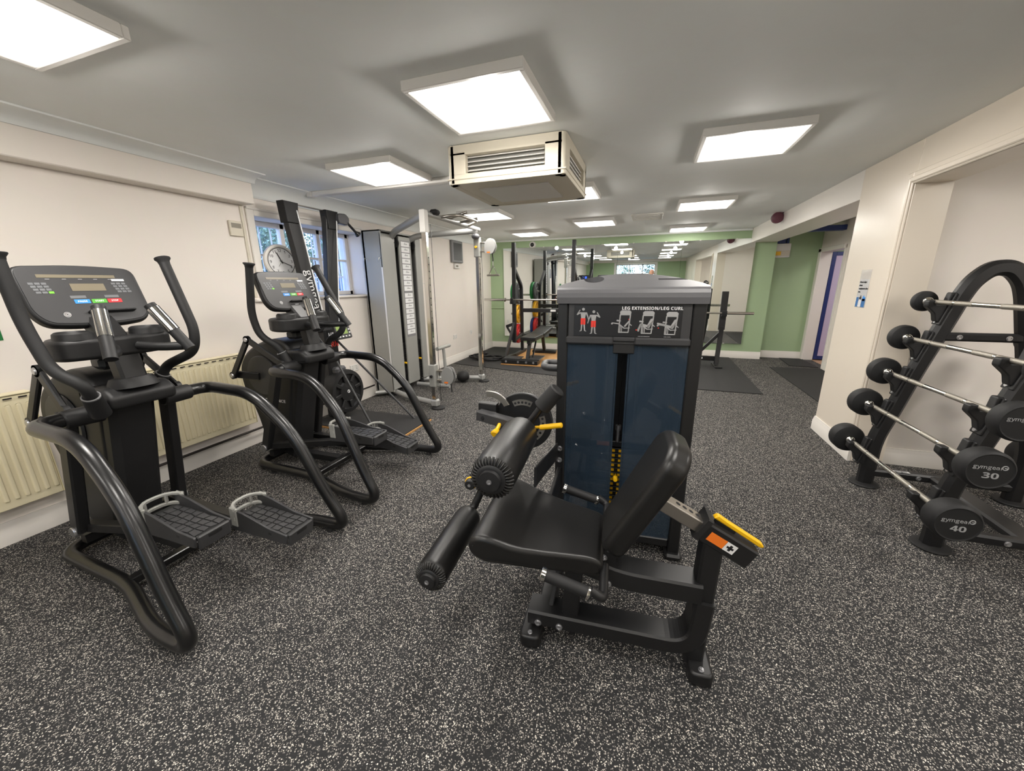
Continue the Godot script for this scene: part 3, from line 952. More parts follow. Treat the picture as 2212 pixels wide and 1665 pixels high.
# ---------------------------------------------------------------- leg extension machine
func bolt(parent: Node, p: Vector3, axis: Vector3, r := 0.011, h := 0.008, called := "bolt") -> void:
	part(MB.new().lathe([Vector2(0, 0), Vector2(r * 1.35, 0), Vector2(r * 1.35, h * 0.3), Vector2(r, h * 0.35), Vector2(r, h), Vector2(r * 0.6, h), Vector2(r * 0.5, h * 0.6), Vector2(0, h * 0.6)], p, axis, 10), called, M.zinc, parent)

func roller(parent: Node, x: float, y: float, z0: float, z1: float, r: float) -> void:
	# foam roller along z with gathered vinyl round the end caps
	var L := z0 - z1
	var ro := part(MB.new().lathe([Vector2(0.02, 0), Vector2(r * 0.8, 0.0), Vector2(r * 0.94, 0.008), Vector2(r, 0.03), Vector2(r * 1.012, L * 0.5), Vector2(r, L - 0.03), Vector2(r * 0.94, L - 0.008), Vector2(r * 0.80, L), Vector2(0.02, L)], V(x, y, z1), Vector3.BACK, 32), "roller", M.vinyl, parent, "black vinyl foam roller")
	var pl := MB.new()
	for k in 34:
		var an := TAU * k / 34.0
		var d := V(cos(an), sin(an), 0)
		pl.at(Transform3D.IDENTITY).tube([V(x, y, z0 - 0.012) + d * r * 0.965, V(x, y, z0 + 0.001) + d * r * 0.82, V(x, y, z0 + 0.002) + d * r * 0.62], 0.0045, 6)
	part(pl, "pleats", M.vinyl, ro)
	part(MB.new().lathe([Vector2(0, 0), Vector2(r * 0.68, 0), Vector2(r * 0.68, 0.008), Vector2(r * 0.6, 0.012), Vector2(r * 0.5, 0.012), Vector2(r * 0.46, 0.022), Vector2(0, 0.024)], V(x, y, z0), Vector3.BACK, 24), "end_cap", M.black_plastic, ro)
	part(MB.new().lathe([Vector2(0, 0), Vector2(0.009, 0), Vector2(0.009, 0.004), Vector2(0.005, 0.004), Vector2(0.004, 0.001), Vector2(0, 0.001)], V(x, y, z0 + 0.023), Vector3.BACK, 12), "screw", M.zinc, ro)

func figure(b: MB, pose: int) -> void: # small printed person, units of body height
	var L := [[[0.0, 0.86], [0.0, 0.93], 0.055]]
	b.extr(_off(disc(0.06, 14), Vector2(0, 0.93)), 0.004)
	b.extr([Vector2(-0.12, 0.80), Vector2(0.12, 0.80), Vector2(0.08, 0.54), Vector2(-0.08, 0.54)], 0.004)
	var s := 1.0 if pose == 0 else -1.0
	for q in [[0.13 * s, 0.78, 0.20 * s, 0.60, 0.03], [0.20 * s, 0.60, 0.24 * s, 0.44, 0.022], [-0.13 * s, 0.78, -0.26 * s, 0.70, 0.03], [-0.26 * s, 0.70, -0.14 * s, 0.90, 0.022], [-0.05, 0.28, -0.07, 0.02, 0.032], [0.05, 0.28, 0.08, 0.02, 0.032], [-0.07, 0.02, -0.13, 0.0, 0.02], [0.08, 0.02, 0.14, 0.0, 0.02]]:
		_stroke(b, Vector2(q[0], q[1]), Vector2(q[2], q[3]), q[4])

func _off(p: Array, d: Vector2) -> Array:
	var o := []
	for q in p: o.append(q + d)
	return o

func _stroke(b: MB, a: Vector2, c: Vector2, r: float) -> void:
	var d := (c - a).normalized()
	var s := Vector2(-d.y, d.x) * r
	b.extr([a - d * r * 0.6 + s * 0.6, a + s, c + s * 0.8, c + d * r * 0.6, c - s * 0.8, a - s, a - d * r * 0.6 - s * 0.6], 0.004)

func build_leg_machine() -> void:
	var t := thing("leg_extension_machine", "black seated leg extension and leg curl machine with weight tower and padded rollers", "exercise machine", V(0, 0, -1.30), 4.5)
	var zc := -0.06
	# --- tower
	var xl := -0.385
	var xr := 0.318
	var zt := -0.70
	for s in [[xl, xl + 0.052], [xr - 0.06, xr]]:
		part(MB.new().bb(V(s[0], 0.03, zt - 0.09), V(s[1], 1.44, zt), 0.006), "upright", M.black, t)
		part(MB.new().bb(V(s[0], 0.03, zt - 0.44), V(s[1], 1.44, zt - 0.36), 0.006), "upright", M.black, t)
		part(MB.new().bb(V(s[0] - 0.015, 0, zt - 0.46), V(s[1] + 0.015, 0.035, zt + 0.03), 0.012), "foot", M.black, t)
		part(MB.new().bb(V(s[0] + 0.012, 0.06, zt - 0.36), V(s[1] - 0.012, 1.42, zt - 0.09)), "side_panel", M.acrylic, t)
	part(MB.new().bb(V(xl, 0.06, zt - 0.43), V(xr, 1.42, zt - 0.415)), "rear_panel", M.charcoal, t)
	# two tinted panels with the gap for the selector between them
	for s in [[xl + 0.052, -0.085], [-0.015, xr - 0.06]]:
		var w: float = s[1] - s[0]
		var p := MB.new().at(tf(V((s[0] + s[1]) / 2, 0.655, zt - 0.012))).extr(rect(w, 1.10, 0.01), 0.006, 0.002)
		part(p, "tinted_panel", M.acrylic, t, "dark blue tinted clear guard panel")
	part(MB.new().bb(V(-0.085, 0.11, zt - 0.030), V(-0.074, 1.20, zt - 0.014), 0.002).bb(V(-0.026, 0.11, zt - 0.030), V(-0.015, 1.20, zt - 0.014), 0.002), "slot_edge", M.acrylic, t)
	part(MB.new().bb(V(xl + 0.05, 0.06, zt - 0.05), V(xr - 0.06, 0.11, zt - 0.004), 0.006), "bottom_rail", M.black, t)
	# weights
	for k in 15:
		var y := 0.14 + k * 0.030
		var pz := zt - 0.10
		var wt := part(MB.new().bb(V(-0.20, y, pz - 0.11), V(0.11, y + 0.027, pz), 0.003), "weight_plate", M.black, t)
		part(MB.new().bb(V(-0.072, y + 0.006, pz), V(-0.056, y + 0.021, pz + 0.0012)).bb(V(-0.036, y + 0.006, pz), V(-0.020, y + 0.021, pz + 0.0012)), "number_label", M.yellow, wt)
	for x in [-0.13, 0.04]: part(MB.new().cyl(V(x, 0.1, zt - 0.155), V(x, 1.40, zt - 0.155), 0.011, -1.0, 10), "guide_rod", M.chrome, t)
	part(MB.new().bb(V(-0.20, 0.595, zt - 0.21), V(0.11, 0.63, zt - 0.10), 0.004), "top_plate", M.black, t)
	part(MB.new().bb(V(-0.16, 0.600, zt - 0.0995), V(-0.09, 0.625, zt - 0.098)), "warning_label", M.orange_label, t)
	part(MB.new().cyl(V(-0.046, 0.63, zt - 0.10), V(-0.046, 0.72, zt - 0.10), 0.010, -1.0, 10).cyl(V(-0.046, 0.70, zt - 0.10), V(-0.046, 0.73, zt - 0.10), 0.016, -1.0, 8), "cable_anchor", M.zinc, t)
	part(MB.new().cyl(V(-0.046, 0.72, zt - 0.10), V(-0.046, 1.38, zt - 0.10), 0.003, -1.0, 6), "lift_cable", M.black_gloss, t)
	part(MB.new().cyl(V(-0.046, 0.425, zt - 0.10), V(-0.046, 0.425, zt - 0.035), 0.006, -1.0, 8).cyl(V(-0.046, 0.425, zt - 0.06), V(-0.046, 0.425, zt - 0.03), 0.016, 0.013, 14, 0.003), "selector_pin", M.yellow, t, "yellow weight selector pin")
	# header with the instruction sign
	part(MB.new().at(tf(V((xl + xr) / 2 - 0.004, 1.315, zt - 0.03))).extr(rect(xr - xl - 0.115, 0.24, 0.012), 0.06, 0.008, 2), "header", M.charcoal, t)
	part(MB.new().bb(V(xl + 0.045, 1.195, zt - 0.05), V(-0.10, 1.235, zt + 0.012), 0.008).bb(V(0.0, 1.195, zt - 0.05), V(xr - 0.058, 1.235, zt + 0.012), 0.008).bb(V(-0.105, 1.212, zt - 0.05), V(0.005, 1.235, zt + 0.010), 0.006), "header_ledge", M.charcoal, t)
	part(MB.new().bb(V(-0.10, 1.15, zt - 0.02), V(0.005, 1.214, zt - 0.004), 0.004), "slot_cap", M.rubber, t)
	var sg := part(MB.new().bb(V(-0.30, 1.237, zt), V(0.212, 1.392, zt + 0.004), 0.001), "sign", M.sign_black, t, "black instruction sign with exercise pictograms")
	text("LEG EXTENSION/LEG CURL", 0.0155, M.white_print, sg, tf(V(0.072, 1.378, zt + 0.0045)), "lettering", true, 1.08)
	text("LEG EXTENSION", 0.0045, M.grey_print, sg, tf(V(0.043, 1.241, zt + 0.0045)), "lettering", true, 1.2)
	text("LEG CURL", 0.0045, M.grey_print, sg, tf(V(0.152, 1.241, zt + 0.0045)), "lettering", true, 1.2)
	for k in 2:
		var b := MB.new().at(Transform3D(Basis.from_scale(Vector3.ONE * 0.118), V(-0.255 + k * 0.052, 1.262 - k * 0.012, zt + 0.0042)))
		figure(b, k)
		part(b, "figure_print", M.grey_print, sg)
		var th := MB.new().at(Transform3D(Basis.from_scale(Vector3.ONE * 0.118), V(-0.255 + k * 0.052, 1.262 - k * 0.012, zt + 0.0046)))
		th.extr([Vector2(-0.10, 0.55), Vector2(0.0, 0.55), Vector2(-0.01, 0.28), Vector2(-0.10, 0.28)], 0.004)
		th.extr([Vector2(0.0, 0.55), Vector2(0.10, 0.55), Vector2(0.10, 0.28), Vector2(0.01, 0.28)], 0.004)
		part(th, "thigh_print", M.red_print, sg)
	for k in 3:
		var ox := -0.068 + k * 0.108
		var oy := 1.256 - k * 0.003
		var b := MB.new().at(tf(V(ox, oy, zt + 0.0045)))
		b.extr(rp([Vector2(-0.006, 0.088), Vector2(0.044, 0.088), Vector2(0.046, 0.105), Vector2(0.038, 0.112), Vector2(0.0, 0.112), Vector2(-0.008, 0.105)], 0.003), 0.001)
		for q in [[-0.006, 0.09, -0.010, 0.004, 0.003], [0.042, 0.09, 0.036, 0.004, 0.003], [-0.010, 0.004, 0.036, 0.004, 0.003], [-0.004, 0.004, -0.002, 0.036, 0.002], [0.004, 0.004, 0.004, 0.03, 0.002], [-0.012, 0.046, 0.016, 0.024, 0.003], [0.016, 0.024, 0.042, 0.026, 0.002], [0.018, 0.034, 0.040, 0.062, 0.004], [0.040, 0.046, 0.050, 0.038, 0.0025]]:
			_stroke(b, Vector2(q[0], q[1]), Vector2(q[2], q[3]), q[4])
		b.extr(_off(disc(0.0045, 10), Vector2(-0.044 if k != 1 else -0.024, 0.046 if k != 1 else 0.016)), 0.001)
		_stroke(b, Vector2(-0.012, 0.046), Vector2(-0.044 if k != 1 else -0.022, 0.050 if k != 1 else 0.02), 0.0028)
		_stroke(b, Vector2(-0.02, 0.062), Vector2(-0.004, 0.060), 0.004)
		if k > 0:
			_stroke(b, Vector2(0.02, 0.036), Vector2(0.036, 0.072), 0.008)
			_stroke(b, Vector2(0.02, 0.038), Vector2(-0.014, 0.048), 0.006)
			_stroke(b, Vector2(-0.014, 0.048), Vector2(-0.046, 0.056) if k == 2 else Vector2(-0.026, 0.018), 0.005)
		part(b, "machine_print", M.grey_print, sg)
		var rdot := MB.new().at(tf(V(ox, oy, zt + 0.005)))
		for q in ([Vector2(-0.006, 0.062), Vector2(0.036, 0.068)] if k == 0 else ([Vector2(-0.034, 0.02)] if k == 1 else [Vector2(-0.04, 0.034)])): rdot.extr(_off(disc(0.003, 8), q), 0.001)
		part(rdot, "marker_print", M.red_print, sg)
	# moulded cap: front outline crossed with side outline, cup holder and slot cut out
	var cap := CSGCombiner3D.new()
	cap.name = "tower_cap"
	t.add_child(cap, true)
	var mid := (xl + xr) / 2.0
	var fo := CSGPolygon3D.new()
	var arch := [Vector2(xl - 0.004 - mid, 1.40), Vector2(xr + 0.004 - mid, 1.40), Vector2(xr + 0.004 - mid, 1.485)]
	for k in 13:
		var u := 1.0 - k / 6.0
		arch.append(Vector2(u * 0.325, 1.545 - 0.048 * absf(u) * absf(u)))
	arch.append(Vector2(xl - 0.004 - mid, 1.485))
	fo.polygon = PackedVector2Array(arch)
	fo.depth = 0.60
	fo.material = M.cap_grey
	cap.add_child(fo)
	fo.position = V(mid, 0, zt + 0.05)
	var so := CSGPolygon3D.new()
	var prof := [Vector2(zt - 0.46, 1.38), Vector2(zt + 0.014, 1.395), Vector2(zt + 0.02, 1.43), Vector2(zt + 0.018, 1.452), Vector2(zt + 0.010, 1.468), Vector2(zt - 0.005, 1.478), Vector2(zt - 0.02, 1.484), Vector2(zt - 0.10, 1.515), Vector2(zt - 0.20, 1.545), Vector2(zt - 0.30, 1.56), Vector2(zt - 0.44, 1.56)]
	var p2 := PackedVector2Array()
	for q in prof: p2.append(Vector2(-q.x, q.y))
	so.polygon = p2
	so.depth = 1.2
	so.smooth_faces = false
	so.operation = CSGShape3D.OPERATION_INTERSECTION
	so.material = M.cap_grey
	cap.add_child(so)
	so.transform = Transform3D(Basis(Vector3.UP, PI / 2), V(mid + 0.6, 0, 0))
	for q in [[V(-0.215, 1.535, zt - 0.115), 0.052, 0.12], [V(-0.295, 1.53, zt - 0.115), 0.0, 0.0]]:
		if q[1] > 0:
			var c := CSGCylinder3D.new()
			c.radius = q[1]
			c.height = q[2]
			c.sides = 32
			c.operation = CSGShape3D.OPERATION_SUBTRACTION
			c.material = M.grey_dark
			cap.add_child(c)
			c.position = q[0]
	for q in [[V(0.18, 1.50, zt - 0.10), V(0.16, 0.06, 0.022)], [V(-0.285, 1.51, zt - 0.115), V(0.06, 0.05, 0.014)]]:
		var c := CSGBox3D.new()
		c.size = q[1]
		c.operation = CSGShape3D.OPERATION_SUBTRACTION
		c.material = M.grey_dark
		cap.add_child(c)
		c.position = q[0]
	# --- seat frame: two beams, curved into the rear upright
	var W := 0.11
	part(MB.new().bar(fil([V(-0.39, 0.11, zc), V(0.13, 0.11, zc), V(0.285, 0.11, zc), V(0.285, 0.30, zc)], 0.13, 8), W, 0.075, V(0, 0, 1), 0.006) if false else _wide_bar(fil([V(-0.39, 0.115, zc), V(0.27, 0.115, zc), V(0.285, 0.34, zc)], 0.15, 9), W, 0.07), "lower_beam", M.black, t)
	part(_wide_bar([V(0.275, 0.04, zc), V(0.29, 0.64, zc)], W * 0.72, 0.07), "rear_upright", M.black, t)
	part(_wide_bar(fil([V(-0.15, 0.415, zc), V(-0.02, 0.378, zc), V(0.27, 0.375, zc)], 0.08, 4), W, 0.085), "upper_beam", M.black, t)
	for p in [V(-0.095, 0.425, zc + W / 2), V(-0.07, 0.36, zc + W / 2)]: bolt(t, p, Vector3.BACK)
	bolt(t, V(-0.09, 0.446, zc + 0.02), Vector3.UP)
	part(MB.new().bar([V(-0.215, 0.13, zc), V(-0.20, 0.44, zc)], 0.07, 0.06, V(0, 0, 1)), "front_upright", M.black, t)
	part(MB.new().bar([V(-0.30, 0.13, zc - 0.04), V(-0.25, 0.46, zc - 0.08)], 0.09, 0.02, V(1, 0, 0)), "gusset", M.charcoal, t)
	for p in [V(-0.345, 0.10, zc + W / 2), V(-0.255, 0.10, zc + W / 2)]: bolt(t, p, Vector3.BACK)
	for p in [V(-0.375, 0, zc), V(0.295, 0, zc)]:
		var f := MB.new().at(Transform3D(Basis(Vector3.RIGHT, -PI / 2), p + V(0, 0.03, 0))).extr(rp([Vector2(-0.045, -0.10), Vector2(0.045, -0.10), Vector2(0.04, 0.10), Vector2(-0.04, 0.10)], 0.03, 4), 0.06, 0.012, 2)
		part(f, "foot", M.black, t)
		bolt(t, p + V(0, 0.06, 0.075), Vector3.UP, 0.008)
	# crossbeam to the tower
	part(MB.new().bar([V(-0.32, 0.10, zc), V(-0.32, 0.10, zt - 0.02)], 0.07, 0.07), "crossbeam", M.black, t)
	part(MB.new().bar([V(-0.36, 0.42, zt + 0.0), V(-0.36, 0.42, -0.28), V(-0.26, 0.44, zc)], 0.02, 0.13), "side_plate", M.black, t)
	for p in [V(-0.36, 0.60, zt + 0.002), V(-0.36, 0.53, zt + 0.002)]: bolt(t, p, Vector3.BACK, 0.012)
	part(MB.new().bar([V(-0.372, 0.58, zt - 0.02), V(-0.40, 0.60, zt + 0.20), V(-0.42, 0.62, -0.30)], 0.012, 0.10), "bracket", M.black, t)
	# --- seat pad: side outline, tapered towards the back
	var seat := [Vector2(-0.10, 0.405), Vector2(-0.088, 0.44), Vector2(-0.098, 0.478), Vector2(-0.14, 0.492), Vector2(-0.30, 0.510), Vector2(-0.42, 0.532), Vector2(-0.50, 0.562), Vector2(-0.55, 0.572), Vector2(-0.592, 0.556), Vector2(-0.608, 0.52), Vector2(-0.594, 0.478), Vector2(-0.55, 0.455), Vector2(-0.30, 0.425)]
	var pad := MB.new().extr(rp(seat, 0.03, 3), 0.50, 0.022, 5)
	pad.warp(func(p: Vector3) -> Vector3: return V(p.x, p.y, p.z * lerpf(0.66, 1.0, smoothstep(-0.08, -0.56, p.x)) - 0.135))
	var sp := part(pad, "seat", M.vinyl, t, "black vinyl seat pad")
	part(MB.new().bb(V(-0.46, 0.40, -0.24), V(-0.14, 0.43, -0.02), 0.006), "seat_plate", M.black, sp)
	# --- back pad leaning back
	var bx := tf(V(0.075, 0.715, -0.135), 0, -90, 0)
	var lean := Transform3D(Basis(Vector3.BACK, deg_to_rad(-27.0)), V(0.045, 0.712, -0.125)) * Transform3D(Basis(Vector3.UP, -PI / 2), Vector3.ZERO)
	var bp := part(MB.new().at(lean).extr(rp([Vector2(-0.135, -0.255), Vector2(0.135, -0.255), Vector2(0.15, 0.20), Vector2(0.085, 0.255), Vector2(-0.085, 0.255), Vector2(-0.15, 0.20)], [0.06, 0.06, 0.10, 0.10, 0.10, 0.10], 6), 0.09, 0.03, 4), "back_pad", M.vinyl, t, "black vinyl back pad")
	part(MB.new().at(lean).box(V(0, -0.02, -0.055), V(0.12, 0.34, 0.02), 0.004), "pad_plate", M.black, bp)
	# --- seat-back slide, sleeve, yellow lever
	var d0 := V(0.09, 0.725, zc)
	var d1 := V(0.242, 0.642, zc)
	var d2 := V(0.412, 0.548, zc)
	part(MB.new().bar([d0, d1 + V(0.05, -0.026, 0)], 0.06, 0.05), "slide_tube", M.steel, t, "bare steel slide tube with holes")
	for k in 5:
		var p := d0.lerp(d1, 0.40 + k * 0.15) + V(0.0, 0.0, 0)
		var nn := (d1 - d0).cross(V(0, 0, 1)).normalized() * -1.0
		if nn.y < 0: nn = -nn
		part(MB.new().cyl(p + nn * 0.0245, p + nn * 0.0262, 0.009, -1.0, 12), "hole", M.black_print, t)
	part(MB.new().bar([d1, d2], 0.085, 0.08, Vector3.UP, 0.006), "sleeve", M.black, t)
	part(MB.new().bar([d1 + V(-0.005, 0.01, 0), d1 + V(0.012, 0.0, 0)], 0.09, 0.095), "sleeve_collar", M.rubber, t)
	var dd := (d2 - d1).normalized()
	var up := V(0, 0, 1).cross(dd).normalized()
	if up.y < 0: up = -up
	var lb := d1 + dd * 0.02 + up * 0.055
	part(MB.new().at(Transform3D(Basis(dd, up, dd.cross(up)), lb + dd * 0.085)).extr(rp([Vector2(-0.09, -0.002), Vector2(-0.08, 0.018), Vector2(-0.04, 0.014), Vector2(0.095, 0.010), Vector2(0.11, 0.002), Vector2(0.10, -0.008), Vector2(0.0, -0.004)], 0.008), 0.024, 0.005, 2), "release_lever", M.yellow, t, "yellow seat release lever")
	part(MB.new().at(Transform3D(Basis(dd, up, dd.cross(up)), d1 + dd * 0.07 + up * 0.048)).box(Vector3.ZERO, V(0.08, 0.025, 0.018), 0.003), "lever_pivot", M.black, t)
	var lt := Transform3D(Basis(dd, up, dd.cross(up)), d1.lerp(d2, 0.40) + V(0, 0, 0.0428))
	part(MB.new().at(lt).bb(V(-0.05, -0.018, 0), V(0.012, 0.018, 0.001)), "warning_label", M.orange_label, t)
	part(MB.new().at(lt).bb(V(0.013, -0.018, 0), V(0.052, 0.018, 0.001)), "pictogram_label", M.white_print, t)
	part(MB.new().at(lt).bb(V(0.020, -0.004, 0.001), V(0.045, 0.004, 0.0016)).bb(V(0.028, -0.012, 0.001), V(0.037, 0.012, 0.0016)), "pictogram", M.black_print, t)
	# --- side grips
	for g in [[0.165, 0.49], [-0.45, 0.487]]:
		var z: float = g[0]
		var y: float = g[1]
		part(MB.new().tube(fil([V(-0.13, y - 0.02, z), V(-0.085, y - 0.05, z), V(-0.085, y - 0.06, lerpf(z, zc, 0.8))], 0.03), 0.017, 12), "grip_arm", M.black, t)
		var gr := part(MB.new().cyl(V(-0.29, y + 0.008, z), V(-0.125, y - 0.036, z), 0.021, -1.0, 16, 0.003), "hand_grip", M.rubber, t)
		part(MB.new().cyl(V(-0.305, y + 0.012, z), V(-0.288, y + 0.007, z), 0.025, -1.0, 16, 0.002), "chrome_collar", M.chrome, gr)
		part(MB.new().cyl(V(-0.142, y - 0.031, z), V(-0.132, y - 0.034, z), 0.0245, -1.0, 16, 0.002), "chrome_collar", M.chrome, gr)
	# --- rollers and lever arm
	roller(t, -0.485, 0.845, 0.155, -0.29, 0.081)
	roller(t, -0.742, 0.395, 0.175, -0.255, 0.064)
	part(MB.new().cyl(V(-0.485, 0.845, -0.28), V(-0.485, 0.845, -0.42), 0.022), "roller_shaft", M.black, t)
	part(MB.new().tube(fil([V(-0.745, 0.395, -0.24), V(-0.735, 0.41, -0.30), V(-0.69, 0.52, -0.33)], 0.03), 0.019), "roller_shaft", M.black, t)
	part(MB.new().bar([V(-0.70, 0.48, -0.335), V(-0.60, 0.76, -0.42)], 0.05, 0.04, V(0, 0, 1)), "lever_arm", M.black, t)
	part(MB.new().cyl(V(-0.735, 0.56, -0.33), V(-0.735, 0.56, -0.255), 0.030, 0.026, 20, 0.004), "adjust_knob", M.black_plastic, t)
	part(MB.new().cyl(V(-0.735, 0.56, -0.29), V(-0.735, 0.56, -0.278), 0.0315, -1.0, 20, 0.002), "knob_ring", M.yellow, t)
	part(MB.new().cyl(V(-0.735, 0.56, -0.256), V(-0.735, 0.56, -0.252), 0.008, -1.0, 10), "screw", M.zinc, t)
	# cam disc with adjustment arcs
	part(MB.new().cyl(V(-0.535, 0.80, -0.57), V(-0.535, 0.80, -0.545), 0.155, -1.0, 48, 0.004), "cam_disc", M.black, t)
	part(MB.new().cyl(V(-0.535, 0.80, -0.70), V(-0.535, 0.80, -0.42), 0.03, -1.0, 16), "pivot_shaft", M.black, t)
	for a in [[65.0, 118.0, -0.543], [-50.0, 20.0, -0.543]]:
		var pts := []
		for k in 12:
			var an := deg_to_rad(lerpf(a[0], a[1], k / 11.0))
			pts.append(Vector2(cos(an), sin(an)) * 0.122)
		for k in 12:
			var an := deg_to_rad(lerpf(a[1], a[0], k / 11.0))
			pts.append(Vector2(cos(an), sin(an)) * 0.092)
		var ap := part(MB.new().at(tf(V(-0.535, 0.80, a[2]))).extr(pts, 0.005), "index_arc", M.steel, t, "bare steel index plate")
		for k in 5:
			var an := deg_to_rad(lerpf(a[0] + 6, a[1] - 6, k / 4.0))
			part(MB.new().cyl(V(-0.535 + cos(an) * 0.107, 0.80 + sin(an) * 0.107, a[2] + 0.002), V(-0.535 + cos(an) * 0.107, 0.80 + sin(an) * 0.107, a[2] + 0.0035), 0.0065, -1.0, 10), "hole", M.black_print, ap)
	var arc := []
	for k in 10:
		var an := deg_to_rad(lerpf(100.0, 25.0, k / 9.0))
		arc.append(Vector2(cos(an) * 0.115, sin(an) * 0.115))
	for k in 10:
		var an := deg_to_rad(lerpf(25.0, 100.0, k / 9.0))
		arc.append(Vector2(cos(an) * 0.085, sin(an) * 0.085))
	part(MB.new().at(tf(V(-0.70, 0.855, -0.50))).extr(arc, 0.012, 0.002), "index_arc", M.steel, t, "bare steel index plate")
	part(MB.new().bar([V(-0.755, 0.845, -0.48), V(-0.50, 0.815, -0.43)], 0.055, 0.05), "hold_down_arm", M.charcoal, t)
	part(MB.new().bar([V(-0.765, 0.88, -0.53), V(-0.67, 0.875, -0.53)], 0.05, 0.04), "hold_down_arm", M.black, t)
	part(MB.new().lathe([Vector2(0, 0), Vector2(0.014, 0), Vector2(0.014, 0.006), Vector2(0, 0.008)], V(-0.72, 0.838, -0.451), Vector3.BACK, 6), "nut", M.black, t)
	part(MB.new().cyl(V(-0.628, 0.82, -0.43), V(-0.632, 0.80, -0.385), 0.010).cyl(V(-0.630, 0.805, -0.395), V(-0.634, 0.79, -0.36), 0.014, 0.023, 18, 0.006), "pop_pin", M.yellow, t, "yellow pop pin knob")
	part(MB.new().cyl(V(-0.48, 0.84, -0.36), V(-0.40, 0.955, -0.36), 0.017, -1.0, 14), "handle_stem", M.black, t)
	part(MB.new().cyl(V(-0.405, 0.945, -0.36), V(-0.33, 1.04, -0.36), 0.040, 0.038, 24, 0.006), "handle_grip", M.rubber, t)
	part(MB.new().cyl(V(-0.43, 0.853, -0.345), V(-0.40, 0.862, -0.33), 0.007, -1.0, 10).cyl(V(-0.405, 0.860, -0.33), V(-0.30, 0.888, -0.31), 0.0125, -1.0, 14, 0.004), "release_handle", M.yellow, t, "yellow release handle")
	# towel bracket on the far side of the tower
	part(MB.new().tube(fil([V(xl, 1.0, zt - 0.28), V(xl - 0.12, 1.0, zt - 0.28), V(xl - 0.14, 1.0, zt - 0.44), V(xl, 1.0, zt - 0.44)], 0.05), 0.022, 10), "side_handle", M.charcoal, t)

func _wide_bar(pts: Array, w: float, h: float) -> MB:
	# flat tube running in the xy plane: w across z, h in the plane
	return MB.new().bar(pts, h, w, V(0, 0, 1), 0.008)

